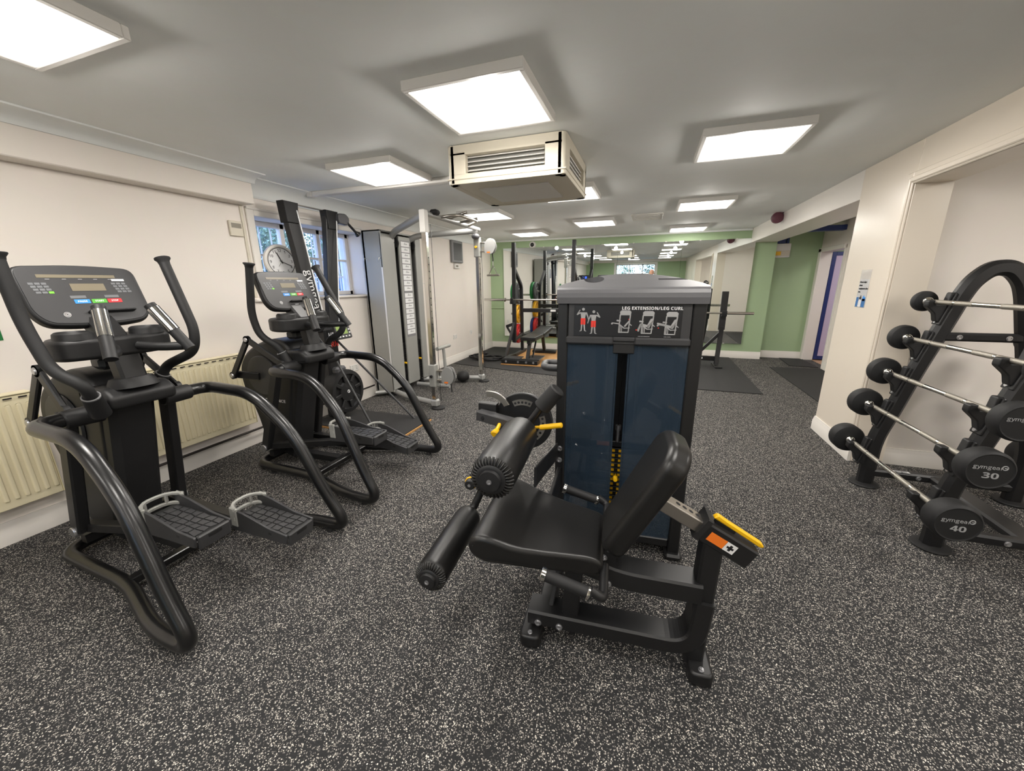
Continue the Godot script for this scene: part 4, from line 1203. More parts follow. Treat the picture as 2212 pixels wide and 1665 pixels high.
# ---------------------------------------------------------------- elliptical trainers
func make_elliptical(zc: float, label: String, ph: Array) -> void:
	var X := 2.4
	var t := thing("elliptical_trainer", label, "elliptical trainer", V(-X, 0, zc), 0, "black elliptical trainers along the white wall")
	# rails: out of the crosshead, down and round into the floor frame
	for s in [1.0, -1.0]:
		var path := fil([V(-2.58 + X, 0.895, 0.20 * s), V(-2.58 + X, 0.90, 0.375 * s), V(-2.20 + X, 0.885, 0.38 * s), V(-1.96 + X, 0.66, 0.40 * s), V(-1.785 + X, 0.26, 0.425 * s), V(-1.66 + X, 0.045, 0.44 * s), V(-1.93 + X, 0.05, 0.435 * s), V(-2.38 + X, 0.05, 0.30 * s), V(-3.05 + X, 0.05, 0.27 * s), V(-3.05 + X, 0.05, 0.0)], 0.13, 8)
		var cut := 0
		for i in path.size():
			if path[i].y < 0.25 and i > 8:
				cut = i
				break
		part(MB.new().tube(path.slice(0, cut + 1), 0.034, 18), "handrail", M.black_gloss, t)
		part(MB.new().tube(path.slice(cut), 0.0335, 16), "floor_tube", M.black_gloss, t)
		part(MB.new().cyl(V(-1.80 + X, 0, 0.43 * s), V(-1.80 + X, 0.03, 0.43 * s), 0.025, 0.02), "foot", M.rubber, t)
		part(MB.new().cyl(V(-2.85 + X, 0, 0.275 * s), V(-2.85 + X, 0.03, 0.275 * s), 0.025, 0.02), "foot", M.rubber, t)
	# drive housing, side outline
	var sh := [Vector2(-2.84, 0.10), Vector2(-3.10, 0.10), Vector2(-3.16, 0.42), Vector2(-3.275, 0.68), Vector2(-3.27, 0.84), Vector2(-3.18, 0.96), Vector2(-3.02, 1.05), Vector2(-2.82, 1.10), Vector2(-2.68, 1.06), Vector2(-2.64, 0.90)]
	var so := []
	for p in sh: so.append(p + Vector2(X, 0))
	part(MB.new().extr(rp(so, 0.08, 5), 0.22, 0.03, 3), "drive_housing", M.black_plastic, t)
	for s in [1.0, -1.0]:
		part(MB.new().cyl(V(-3.0 + X, 0.78, 0.11 * s), V(-3.0 + X, 0.78, 0.125 * s), 0.17, 0.165, 40, 0.004), "crank_cover", M.charcoal, t)
	text("ENDURANCE", 0.026, M.white_print, t, tf(V(-2.93 + X, 0.57, 0.1115)), "lettering", true, 1.3)
	part(MB.new().at(tf(V(-2.70 + X, 1.12, 0.0))).box(Vector3.ZERO, V(0.10, 0.07, 0.11), 0.02), "fan_cap", M.charcoal, t)
	# post cover towards the user and the crosshead
	part(MB.new().bar([V(-2.87 + X, 0.08, 0), V(-2.64 + X, 0.93, 0)], 0.205, 0.16, V(1, 0, 0), 0.03), "post_cover", M.black_plastic, t)
	var ch := MB.new().at(tf(V(-2.56 + X, 0.96, 0), 0, 0, 8)).extr(rp([Vector2(-0.16, -0.06), Vector2(0.10, -0.06), Vector2(0.115, 0.0), Vector2(0.06, 0.05), Vector2(-0.14, 0.07)], 0.02), 0.30, 0.03, 3)
	part(ch, "crosshead", M.black_plastic, t)
	part(MB.new().lathe([Vector2(0.105, 0.0), Vector2(0.10, 0.02), Vector2(0.085, 0.05), Vector2(0.08, 0.05), Vector2(0.0, 0.05)], V(-2.53 + X, 1.0, 0), V(-0.1, 1, 0), 28), "mast_collar", M.black_plastic, t)
	for s in [1.0, -1.0]:
		part(MB.new().cyl(V(-2.58 + X, 0.895, 0.13 * s), V(-2.58 + X, 0.895, 0.275 * s), 0.048, 0.044, 20, 0.006), "rail_socket", M.black_plastic, t)
	part(MB.new().bar([V(-2.52 + X, 0.98, 0), V(-2.56 + X, 1.20, 0), V(-2.75 + X, 1.40, 0)], 0.11, 0.085, V(1, 0, 0), 0.012), "mast", M.black, t)
	# tray with two cup holders
	var tr := part(MB.new().at(Transform3D(Basis(Vector3.RIGHT, -PI / 2), V(-2.60 + X, 1.215, 0))).extr(rp([Vector2(-0.15, -0.19), Vector2(-0.03, -0.245), Vector2(0.07, -0.225), Vector2(0.10, -0.12), Vector2(0.10, 0.12), Vector2(0.07, 0.225), Vector2(-0.03, 0.245), Vector2(-0.15, 0.19)], 0.05), 0.10, 0.02, 3), "tray", M.black_plastic, t)
	for s in [1.0, -1.0]:
		part(MB.new().lathe([Vector2(0.075, 0.0), Vector2(0.07, 0.03), Vector2(0.06, 0.038), Vector2(0.052, 0.03), Vector2(0.05, -0.0), Vector2(0, -0.0)], V(-2.59 + X, 1.262, 0.145 * s), Vector3.UP, 26), "cup_holder", M.black_plastic, tr)
		# pulse grips
		part(MB.new().tube(fil([V(-2.50 + X, 1.21, 0.05 * s), V(-2.40 + X, 1.20, 0.09 * s), V(-2.32 + X, 1.20, 0.15 * s)], 0.04), 0.022, 12), "grip_bar", M.black_plastic, t)
		var a := V(-2.295 + X, 1.185, 0.165 * s)
		var b := V(-2.425 + X, 1.415, 0.10 * s)
		var g := part(MB.new().tube([a, b], 0.026, 16), "pulse_grip", M.black_plastic, t)
		part(MB.new().tube([a.lerp(b, 0.42), a.lerp(b, 0.92)], 0.0272, 16), "metal_sensor", M.chrome, g)
		var cr := (b - a).normalized().cross(V(0, 0, 1)).normalized()
		for an in [60.0, 120.0, -60.0, -120.0, 0.0, 180.0]:
			var d := cr.rotated((b - a).normalized(), deg_to_rad(an)) * 0.0268
			part(MB.new().tube([a.lerp(b, 0.41) + d, a.lerp(b, 0.93) + d], 0.0028, 6), "sensor_gap", M.black_plastic, g)
	# console: slab leaning back, face towards +x and up
	var co := V(-2.705 + X, 1.465, 0)
	var fx := V(0, 0, -1) # console's own right runs away from the camera
	var fy := V(-0.36, 0.93, 0).normalized()
	var cb := Basis(fx, fy, fx.cross(fy))
	var ct := Transform3D(cb, co)
	var cons := part(MB.new().at(ct * tf(V(0, 0, -0.018))).extr(rp([Vector2(-0.195, -0.148), Vector2(-0.09, -0.162), Vector2(0.09, -0.162), Vector2(0.195, -0.148), Vector2(0.232, -0.085), Vector2(0.232, 0.148), Vector2(0.0, 0.162), Vector2(-0.232, 0.148), Vector2(-0.232, -0.085)], [0.04, 0.04, 0.04, 0.04, 0.05, 0.05, 0.1, 0.05, 0.05], 6), 0.05, 0.015, 3), "console", M.black_plastic, t)
	part(MB.new().at(ct * tf(V(0, 0.004, 0.007))).extr(rp([Vector2(-0.185, -0.138), Vector2(-0.09, -0.15), Vector2(0.09, -0.15), Vector2(0.185, -0.138), Vector2(0.22, -0.08), Vector2(0.22, 0.138), Vector2(0.0, 0.150), Vector2(-0.22, 0.138), Vector2(-0.22, -0.08)], [0.04, 0.04, 0.04, 0.04, 0.05, 0.045, 0.1, 0.045, 0.05], 6), 0.006, 0.002), "face_plate", M.charcoal, cons)
	var F := ct * tf(V(0, 0, 0.0105))
	part(MB.new().at(F).bb(V(-0.155, 0.088, 0), V(0.135, 0.104, 0.001)), "display", M.lcd, cons)
	part(MB.new().at(F).bb(V(-0.055, 0.02, 0), V(0.075, 0.058, 0.001)), "display", M.lcd, cons)
	for q in [[-0.067, "key_blue", "PAUSE"], [-0.002, "key_green", "START"], [0.06, "key_red", "STOP"]]:
		part(MB.new().at(F).bb(V(q[0], -0.045, 0), V(q[0] + 0.058, -0.024, 0.0012)), "button", M[q[1]], cons, "coloured console button")
		text(q[2], 0.009, M.white_print, cons, F * tf(V(q[0] + 0.029, -0.0345, 0.0016)), "lettering", true)
	for q in [-0.075, 0.055]: part(MB.new().at(F).bb(V(q, -0.018, 0), V(q + 0.058, -0.004, 0.001)), "button", M.key_grey, cons)
	var key := MB.new().box(V(0, 0, 0.0005), V(0.017, 0.0105, 0.001)).mesh()
	for side in [-0.185, 0.115]:
		for r in 4:
			for c in 3:
				var o := inst(key, "key", M.key_lime if side < 0 and r == 3 and c == 2 else M.key_grey, cons)
				o.transform = F * tf(V(side + c * 0.0215 + r * 0.004, 0.058 - r * 0.0145, 0))
	part(MB.new().at(F).bb(V(0.115, 0.072, 0), V(0.168, 0.083, 0.001)), "sticker", M.white_print, cons)
	for q in 5: part(MB.new().at(F).bb(V(-0.13 + q * 0.058, 0.080, 0), V(-0.115 + q * 0.058, 0.0825, 0.0008)), "caption", M.grey_print, cons)
	part(MB.new().at(F).bb(V(-0.04, -0.098, 0), V(0.15, -0.088, 0.028), 0.003), "book_ledge", M.black_plastic, cons)
	part(MB.new().at(F).bb(V(0.0, -0.122, 0), V(0.035, -0.112, 0.001)), "sticker", M.grey_print, cons)
	for q in 3: part(MB.new().at(F * tf(V(-0.115, -0.098, 0.0005))).ring(Vector3.ZERO, Vector3.BACK, 0.004 + q * 0.004, 0.0009, 16, 5), "wireless_mark", M.white_print, cons)
	# moving arms: ph[0] near side, ph[1] far side; list of joints (x, y, w)
	for k in 2:
		var s := 1.0 if k == 0 else -1.0
		var pts := []
		for q in ph[k]: pts.append(V(q[0] + X, q[1], q[2] * s))
		var base: Vector3 = pts[0]
		var d: Vector3 = (pts[1] - pts[0]).normalized()
		part(MB.new().tube(fil(pts, 0.10, 7), 0.0255, 16), "moving_handle", M.rubber, t)
		var e: Vector3 = pts[-1]
		var ed: Vector3 = (pts[-1] - pts[-2]).normalized()
		part(MB.new().lathe([Vector2(0, 0), Vector2(0.0262, 0.0), Vector2(0.028, 0.012), Vector2(0.037, 0.024), Vector2(0.037, 0.03), Vector2(0, 0.034)], e - ed * 0.01, ed, 18), "handle_knob", M.rubber, t)
		part(MB.new().cyl(base - d * 0.10, base + d * 0.025, 0.040, 0.036, 18, 0.004), "handle_socket", M.black_plastic, t)
		part(MB.new().ring(base + d * 0.026, d, 0.032, 0.003, 20, 6), "socket_rim", M.grey_plastic, t)
		# swing arm down to the pedal beam
		var low: Array = ph[k + 2]
		part(MB.new().bar([V(-2.69 + X, 0.90, 0.215 * s), V(low[0] + X, low[1], 0.225 * s)], 0.055, 0.075, V(1, 0, 0), 0.008), "swing_arm", M.black, t)
		part(MB.new().cyl(V(low[0] + X, low[1], 0.195 * s), V(low[0] + X, low[1], 0.262 * s), 0.03, -1.0, 16, 0.004), "arm_joint", M.zinc, t)
		# crank link on the housing
		var c1: Array = ph[k + 4]
		var c2: Array = ph[k + 6]
		var lz: float = 0.24 * s
		for seg in [[c1, c2], [c1, [-2.62, 0.93]]]:
			var p0 := V(seg[0][0] + X, seg[0][1], lz)
			var p1 := V(seg[1][0] + X, seg[1][1], lz)
			part(MB.new().bar([p0, p1], 0.05, 0.022, V(0, 0, 1), 0.006).cyl(p0 - V(0, 0, 0.012), p0 + V(0, 0, 0.012), 0.03).cyl(p1 - V(0, 0, 0.012), p1 + V(0, 0, 0.012), 0.03), "crank_link", M.black, t)
		for q in [c1, c2]: part(MB.new().cyl(V(q[0] + X, q[1], lz + 0.011 * s), V(q[0] + X, q[1], lz + 0.019 * s), 0.019, 0.017, 16, 0.002), "link_bolt", M.zinc, t)
		part(MB.new().bar([V(c2[0] + X, c2[1], lz * 0.85), V(-3.0 + X, 0.78, lz * 0.6)], 0.06, 0.025, V(0, 0, 1), 0.006), "crank", M.black, t)
		# pedal beam and foot plate
		var pd: Array = ph[k + 8] # x, y, tilt
		var pw := 0.13 * s
		part(MB.new().bar([V(low[0] + X, low[1], 0.19 * s), V(pd[0] - 0.25 + X, lerpf(low[1], pd[1], 0.7) - 0.035, pw * 1.1), V(pd[0] + 0.04 + X, pd[1] - 0.028, pw)], 0.055, 0.05), "pedal_beam", M.black, t)
		pedal(t, V(pd[0] + X, pd[1], pw), pd[2])
	# guide track between the rails
	part(MB.new().bar([V(-2.95 + X, 0.06, 0), V(-2.40 + X, 0.06, 0)], 0.07, 0.05), "centre_beam", M.black, t)
	part(MB.new().bar([V(-2.38 + X, 0.06, 0.30), V(-2.38 + X, 0.06, -0.30)], 0.05, 0.04), "cross_beam", M.black_gloss, t)
	part(MB.new().bar([V(-2.92 + X, 0.13, 0.22), V(-2.92 + X, 0.13, -0.22)], 0.05, 0.05), "cross_beam", M.black_gloss, t)

func pedal(t: Node, at: Vector3, tilt: float) -> void:
	# open tray 0.42 long along x, sloping sides, pale grey front handle
	var x := tf(at, 0, 0, tilt)
	var out := [Vector2(-0.20, -0.078), Vector2(0.10, -0.09), Vector2(0.185, -0.082), Vector2(0.215, -0.04), Vector2(0.215, 0.04), Vector2(0.185, 0.082), Vector2(0.10, 0.09), Vector2(-0.20, 0.078)]
	var flat := Transform3D(Basis(Vector3.RIGHT, -PI / 2), Vector3.ZERO)
	var p := part(MB.new().at(x * tf(V(0, 0.008, 0)) * flat).extr(rp(out, 0.03), 0.03, 0.008), "pedal", M.black_plastic, t, "black foot plate with pale grey front")
	# side walls, tall at the front
	for s in [1.0, -1.0]:
		part(MB.new().at(x * tf(V(0, 0, 0.082 * s))).extr(rp([Vector2(-0.20, -0.05), Vector2(0.20, -0.03), Vector2(0.205, 0.028), Vector2(0.08, 0.035), Vector2(-0.10, 0.075), Vector2(-0.20, 0.085)], 0.012), 0.014, 0.004), "side_wall", M.charcoal, p)
	part(MB.new().at(x).bb(V(0.195, -0.045, -0.075), V(0.213, 0.028, 0.075), 0.006), "rear_wall", M.charcoal, p)
	var fr := MB.new().at(x)
	var arc := []
	for k in 9:
		var u := lerpf(-1.0, 1.0, k / 8.0)
		arc.append(V(-0.225 + 0.055 * u * u * u * u + 0.02 * u * u, 0, 0.092 * u))
	for k in [[0.085, 0.018], [0.030, 0.020]]:
		var q := []
		for p0 in arc: q.append(p0 + V(0, k[0], 0))
		fr.bar(q, 0.016, k[1], Vector3.UP, 0.004)
	for s2 in [-1.0, 1.0]: fr.bb(V(-0.195, -0.02, 0.086 * s2 - 0.008), V(-0.140, 0.094, 0.086 * s2 + 0.008), 0.006)
	fr.bb(V(-0.222, 0.025, -0.055), V(-0.208, 0.09, -0.040), 0.003)
	fr.bb(V(-0.222, 0.025, 0.040), V(-0.208, 0.09, 0.055), 0.003)
	part(fr, "front_guard", M.panel_grey, p, "pale grey plastic guard")
	# cracked-earth tread blocks
	var rng := RandomNumberGenerator.new()
	rng.seed = 5
	var tb := MB.new()
	for i in 7:
		for j in 4:
			var a := -0.165 + i * 0.05
			var c := -0.066 + j * 0.035
			var jit := func() -> float: return rng.randf_range(-0.009, 0.009)
			var q := []
			for e in [[0, 0], [1, 0], [1, 1], [0, 1]]:
				rng.seed = int((i + e[0]) * 31 + (j + e[1]) * 17 + 3)
				q.append(Vector2(a + e[0] * 0.05 + jit.call(), -(c + e[1] * 0.035 + jit.call() * 0.7)))
			var ce: Vector2 = (q[0] + q[1] + q[2] + q[3]) / 4.0
			for e in 4: q[e] = ce + (q[e] - ce) * 0.86
			tb.at(x * tf(V(0, 0.025, 0)) * flat).extr(q, 0.008, 0.0015)
	part(tb, "tread", M.charcoal, p).set_meta("kind", "stuff")

func build_ellipticals() -> void:
	make_elliptical(-1.18, "black elliptical trainer with front pulled back, between the two cream radiators", [
		[[-2.44, 0.99, 0.205], [-2.40, 1.07, 0.235], [-2.50, 1.14, 0.285], [-2.575, 1.36, 0.298], [-2.60, 1.63, 0.30]],
		[[-2.68, 0.99, 0.205], [-2.64, 1.06, 0.225], [-2.47, 1.14, 0.285], [-2.45, 1.26, 0.298], [-2.585, 1.64, 0.30]],
		[-2.90, 0.20], [-2.84, 0.17], [-2.74, 1.12], [-2.88, 1.10], [-2.98, 0.83], [-3.10, 0.80], [-2.13, 0.345, -3.0], [-1.88, 0.24, -4.0]])
	make_elliptical(-2.36, "black elliptical trainer beside the ski machine, under the window clock", [
		[[-2.62, 0.985, 0.205], [-2.64, 1.06, 0.225], [-2.74, 1.14, 0.275], [-2.76, 1.30, 0.295], [-2.69, 1.64, 0.30]],
		[[-2.60, 0.985, 0.205], [-2.58, 1.05, 0.225], [-2.46, 1.12, 0.275], [-2.47, 1.26, 0.295], [-2.69, 1.64, 0.30]],
		[-2.95, 0.19], [-2.88, 0.15], [-2.93, 1.10], [-2.78, 1.11], [-3.16, 0.80], [-3.05, 0.82], [-2.06, 0.38, 0.0], [-1.96, 0.235, -9.0]])

# ---------------------------------------------------------------- fixed barbells on their rack
func gymgear_mark(parent: Node, x: Transform3D, num: String, s: float) -> void:
	text("gymgear", 0.020 * s, M.grey_print, parent, x * tf(V(-0.014 * s, 0.022 * s, 0)), "lettering", false, 1.15)
	part(MB.new().at(x * tf(V(0.052 * s, 0.026 * s, 0))).ring(Vector3.ZERO, Vector3.BACK, 0.011 * s, 0.0025 * s, 18, 6).bb(V(-0.002 * s, -0.003 * s, -0.0008), V(0.012 * s, 0.002 * s, 0.0008)), "emblem", M.grey_print, parent)
	if num: text(num, 0.034 * s, M.grey_print, parent, x * tf(V(0.004 * s, -0.024 * s, 0)), "number", true, 1.35)

func make_barbell(p: Vector3, r: float, hl: float, num: String, label: String, group: String) -> void:
	# p: middle of the bar; bar along z
	var o := thing("fixed_barbell", label, "barbell", p, 0, group)
	var L := 0.515
	part(MB.new().cyl(V(0, 0, -L), V(0, 0, L), 0.0135, -1.0, 14), "bar", M.chrome, o)
	for q in [[-0.44, -0.26], [-0.24, -0.10], [0.10, 0.24], [0.26, 0.44]]:
		part(MB.new().cyl(V(0, 0, q[0]), V(0, 0, q[1]), 0.0145, -1.0, 14, 0.001), "knurled_grip", M.knurl, o)
	for s in [-1.0, 1.0]:
		var hd := part(MB.new().lathe([Vector2(0.0, 0), Vector2(r * 0.72, 0), Vector2(r * 0.93, 0.008), Vector2(r, 0.022), Vector2(r, hl - 0.018), Vector2(r * 0.95, hl - 0.006), Vector2(r * 0.88, hl), Vector2(r * 0.84, hl - 0.003), Vector2(r * 0.80, hl - 0.003), Vector2(0, hl - 0.001)], V(0, 0, L * s), V(0, 0, s), 36), "weight_head", M.rubber, o)
		part(MB.new().lathe([Vector2(0.0135, 0), Vector2(0.022, 0.004), Vector2(0.03, 0.016), Vector2(0.03, 0.03), Vector2(0, 0.03)], V(0, 0, (L - 0.03) * s), V(0, 0, s), 18), "collar", M.chrome, hd)
		if num != "" or r > 0.086:
			gymgear_mark(hd, Transform3D(Basis(Vector3.UP, 0.0 if s > 0 else PI), V(0, 0, (L + hl - 0.0005) * s)), num, r / 0.11)

func build_barbell_rack() -> void:
	var t := thing("barbell_rack", "black steel A-frame rack holding fixed barbells in the wide opening", "rack", V(2.06, 0, -2.97))
	var half := [[0.41, 0.02], [0.41, 0.36], [0.36, 0.55], [0.28, 0.90], [0.185, 1.26], [0.15, 1.40], [0.115, 1.49], [0.045, 1.565]]
	var prof := func(y: float) -> float: # half spread at height
		for i in half.size() - 1:
			if y <= half[i + 1][1]: return lerpf(half[i][0], half[i + 1][0], (y - half[i][1]) / (half[i + 1][1] - half[i][1]))
		return 0.1
	for z in [-0.39, 0.37]:
		var pts := []
		for q in half: pts.append(V(-q[0], q[1], z))
		for i in range(half.size() - 1, -1, -1): pts.append(V(half[i][0], half[i][1], z))
		part(MB.new().bar(fil(pts, 0.14, 6), 0.095, 0.075, V(0, 0, 1), 0.022), "end_frame", M.black, t)
		for s in [-1.0, 1.0]:
			part(MB.new().lathe([Vector2(0, 0), Vector2(0.085, 0), Vector2(0.09, 0.008), Vector2(0.085, 0.016), Vector2(0.05, 0.022), Vector2(0, 0.022)], V(0.41 * s, 0, z), Vector3.UP, 28), "foot", M.rubber, t)
		part(MB.new().bar([V(-0.41, 0.105, z), V(0.41, 0.105, z)], 0.06, 0.055, Vector3.UP, 0.012), "lower_tie", M.black, t)
		part(MB.new().bar([V(-0.21, 1.13, z), V(0.21, 1.13, z)], 0.06, 0.055, Vector3.UP, 0.012), "upper_tie", M.black, t)
		for x in [-0.12, 0.12]: bolt(t, V(x, 0.105, z + 0.03), Vector3.BACK, 0.012)
		for x in [-0.12, 0.12]: bolt(t, V(x, 1.13, z + 0.03), Vector3.BACK, 0.012)
	part(MB.new().bar([V(0, 0.105, -0.385), V(0, 0.105, 0.37)], 0.12, 0.05, Vector3.UP, 0.012), "floor_beam", M.black, t)
	part(MB.new().at(tf(V(-0.22, 0.135, -0.39))).bb(V(-0.05, 0, 0.0), V(0.05, 0.001, 0.028)), "label_plate", M.white_print, t)
	text("gymgear", 0.014, M.black_print, t, tf(V(-0.22, 0.1365, -0.376), -90, 0, 0), "lettering", true)
	var tiers := [[-0.52, 0.315, 0.103, 0.11, "40"], [-0.46, 0.61, 0.100, 0.095, "30"], [-0.395, 0.855, 0.094, 0.085, ""], [-0.335, 1.105, 0.085, 0.07, ""], [-0.275, 1.355, 0.068, 0.06, ""]]
	var words := ["lowest", "second lowest", "middle", "second highest", "highest"]
	for s in [1.0, -1.0]:
		for i in 5:
			var q: Array = tiers[i]
			var bx: float = q[0] * s
			var y: float = q[1]
			var ux: float = -prof.call(y) * s
			for z in [-0.39, 0.37]:
				# cradle: forked plate bolted to the frame
				var cr := MB.new()
				var w: float = absf(bx - ux)
				var poly := rp([Vector2(-w - 0.025, 0.012), Vector2(-w - 0.028, -0.028), Vector2(-w + 0.022, -0.075), Vector2(-w + 0.035, -0.125), Vector2(-0.02, -0.16), Vector2(0.03, -0.12), Vector2(0.0, 0.06), Vector2(-0.035, 0.062), Vector2(-w * 0.42, -0.015), Vector2(-w + 0.016, -0.018), Vector2(-w + 0.018, 0.012)], 0.010, 3)
				var m := tf(V(ux - 0.02 * s, y, z))
				if s < 0: m = m * Transform3D(Basis(Vector3.UP, PI), Vector3.ZERO)
				cr.at(m).extr(poly, 0.05, 0.006)
				var cn := part(cr, "cradle", M.black_plastic, t)
				cr = MB.new().at(m * tf(V(0.0, -0.045, 0), 0, 0, -14)).bb(V(-0.042, -0.115, -0.036), V(-0.028, 0.095, 0.036), 0.004)
				part(cr, "mounting_plate", M.black, cn)
				for yy in [0.075, -0.095]:
					part(MB.new().at(m * tf(V(0.0, -0.045, 0), 0, 0, -14)).cyl(V(-0.042, yy, 0.0), V(-0.050, yy, 0.0), 0.013, 0.011, 12), "bolt", M.zinc, cn)
			var side := "front, gym side" if s > 0 else "rear, white wall side"
			make_barbell(V(2.06 + bx, y, -2.925), q[2], q[3], q[4] if s > 0 else "", ("fixed barbell with number %s on black heads, on rack's %s front tier" % [q[4], words[i]]) if q[4] != "" and s > 0 else ("fixed barbell with chrome bar on the rack's %s %s tier" % [words[i], "front" if s > 0 else "rear"]), "fixed barbells on the rack")

# ---------------------------------------------------------------- cable machine
func build_cable_machine() -> void:
	var t := thing("cable_machine", "silver dual pulley cable machine with chrome posts and grey weight tower", "exercise machine", V(-3.0, 0, -4.7))
	var xf := -0.22 # tower front, local
	var tw := MB.new()
	tw.bb(V(-0.50, 0.07, 0.42), V(xf, 2.17, 0.45), 0.004); tw.bb(V(-0.50, 0.07, -0.45), V(xf, 2.17, -0.42), 0.004)
	part(tw, "side_panel", M.panel_grey, t)
	part(MB.new().bb(V(-0.50, 0.07, -0.45), V(-0.47, 2.17, 0.45)).bb(V(-0.5, 2.15, -0.45), V(xf, 2.17, 0.45), 0.004), "rear_panel", M.panel_grey, t)
	for q in [[0.45, 0.17], [0.08, -0.20], [-0.31, -0.45]]:
		part(MB.new().bb(V(xf - 0.02, 0.10, q[1]), V(xf + 0.008, 2.13, q[0]), 0.006), "front_panel", M.panel_grey, t)
	part(MB.new().bb(V(-0.46, 0.1, -0.41), V(-0.44, 2.1, 0.41)), "inner_back", M.rubber, t)
	for z in [0.125, -0.255]:
		for k in 18:
			part(MB.new().bb(V(-0.36, 0.14 + k * 0.031, z - 0.10), V(xf - 0.03, 0.168 + k * 0.031, z + 0.10), 0.002), "weight_plate", M.black, t)
		part(MB.new().cyl(V(xf - 0.05, 0.42, z), V(xf + 0.015, 0.42, z), 0.016, 0.013, 12, 0.003), "selector_pin", M.yellow, t)
		part(MB.new().cyl(V(-0.30, 0.7, z), V(-0.30, 2.1, z), 0.004, -1.0, 6), "lift_cable", M.black_gloss, t)
		part(MB.new().cyl(V(-0.30, 0.08, z + 0.05), V(-0.30, 2.1, z + 0.05), 0.01, -1.0, 8), "guide_rod", M.chrome, t)
		part(MB.new().cyl(V(xf - 0.02, 2.04, z - 0.014), V(xf - 0.02, 2.04, z + 0.014), 0.06, -1.0, 24, 0.004), "pulley", M.rubber, t)
	# instruction column: two blocks of small white panels
	part(MB.new().bb(V(xf + 0.008, 0.78, -0.165), V(xf + 0.010, 2.08, 0.045)), "placard", M.grey_plastic, t)
	for k in 17:
		var y := 2.035 - k * 0.073 - (0.02 if k > 8 else 0.0)
		var pn := part(MB.new().bb(V(xf + 0.010, y - 0.032, -0.155), V(xf + 0.0115, y + 0.03, 0.035)), "exercise_panel", M.white_print, t)
		part(MB.new().bb(V(xf + 0.0115, y - 0.004, -0.06), V(xf + 0.012, y + 0.022, -0.05)).bb(V(xf + 0.0115, y - 0.004, -0.11), V(xf + 0.012, y + 0.006, -0.03)), "print", M.grey_print, pn)
	# white strip chart and hook on the end panel
	part(MB.new().bb(V(xf - 0.02, 0.35, 0.4505), V(xf + 0.0, 1.72, 0.4525)), "chart_strip", M.white_print, t)
	for x in [-0.46, -0.24]: part(MB.new().tube(fil([V(x, 1.83, 0.45), V(x, 1.83, 0.49), V(x, 1.80, 0.50)], 0.01), 0.006, 8), "hook", M.chrome, t)
	# floor frame
	for z in [0.70, -0.74]:
		var p := V(0.57, 0, z)
		part(MB.new().tube(fil([V(-0.30, 0.06, z * 0.5), V(0.10, 0.06, z * 0.8), p + V(0.02, 0.06, 0)], 0.1), 0.035, 14), "floor_tube", M.silver_paint, t)
		part(MB.new().lathe([Vector2(0, 0), Vector2(0.085, 0), Vector2(0.085, 0.015), Vector2(0.06, 0.03), Vector2(0, 0.03)], p + V(0.04, 0, 0), Vector3.UP, 24), "foot_pad", M.rubber, t)
		part(MB.new().box(p + V(0, 0.07, 0), V(0.10, 0.10, 0.09), 0.02), "post_base", M.silver_paint, t)
		part(MB.new().bb(p + V(-0.03, 0.08, -0.03), p + V(0.03, 2.12, 0.03), 0.008), "post", M.chrome, t)
		for k in 22: part(MB.new().cyl(p + V(0.03, 0.22 + k * 0.075, 0), p + V(0.0308, 0.22 + k * 0.075, 0), 0.009, -1.0, 8), "hole", M.black_print, t)
		part(MB.new().cyl(p + V(0.07, 0.10, -0.02 * signf(z)), p + V(0.07, 2.15, -0.02 * signf(z)), 0.003, -1.0, 6), "cable", M.black_gloss, t)
	part(MB.new().cyl(V(-0.30, 0.0, 0.36), V(-0.30, 0.08, 0.36), 0.05, 0.04), "foot_pad", M.rubber, t)
	part(MB.new().cyl(V(-0.30, 0.0, -0.36), V(-0.30, 0.08, -0.36), 0.05, 0.04), "foot_pad", M.rubber, t)
	part(MB.new().tube([V(-0.48, 0.06, 0.52), V(-0.30, 0.06, 0.36)], 0.03), "floor_tube", M.silver_paint, t)
	# top arms and pull-up bars
	part(MB.new().bb(V(0.535, 2.06, 0.655), V(0.605, 2.30, 0.745), 0.008), "post_cap", M.plastic_white, t)
	for z in [0.70, -0.74]:
		part(MB.new().tube(fil([V(-0.28, 2.08, z * 0.25), V(-0.15, 2.16, z * 0.35), V(0.57, 2.25, z)], 0.08), 0.04, 14), "top_arm", M.silver_paint, t)
		part(MB.new().cyl(V(-0.27, 2.02, z * 0.25), V(-0.27, 2.13, z * 0.25), 0.06, 0.05, 18, 0.01), "arm_joint", M.rubber, t)
	part(MB.new().tube([V(0.57, 2.27, 0.72), V(0.57, 2.27, -0.80)], 0.028, 14), "top_bar", M.silver_paint, t)
	part(MB.new().tube(fil([V(0.57, 2.27, 0.35), V(0.78, 2.30, 0.28), V(0.78, 2.30, -0.32), V(0.57, 2.27, -0.42)], 0.12), 0.018, 12), "pull_up_bar", M.steel, t)
	part(MB.new().tube([V(0.57, 2.29, 0.12), V(0.80, 2.36, 0.06)], 0.018, 12).tube([V(0.57, 2.29, -0.2), V(0.80, 2.33, -0.26)], 0.018, 12), "pull_up_handle", M.steel, t)
	part(MB.new().box(V(0.60, 2.30, 0.50), V(0.10, 0.06, 0.10), 0.02), "bar_clamp", M.rubber, t)
	part(MB.new().ball(V(0.58, 2.16, -0.66), 0.06, 18, 0.7), "top_knob", M.grey_dark, t)
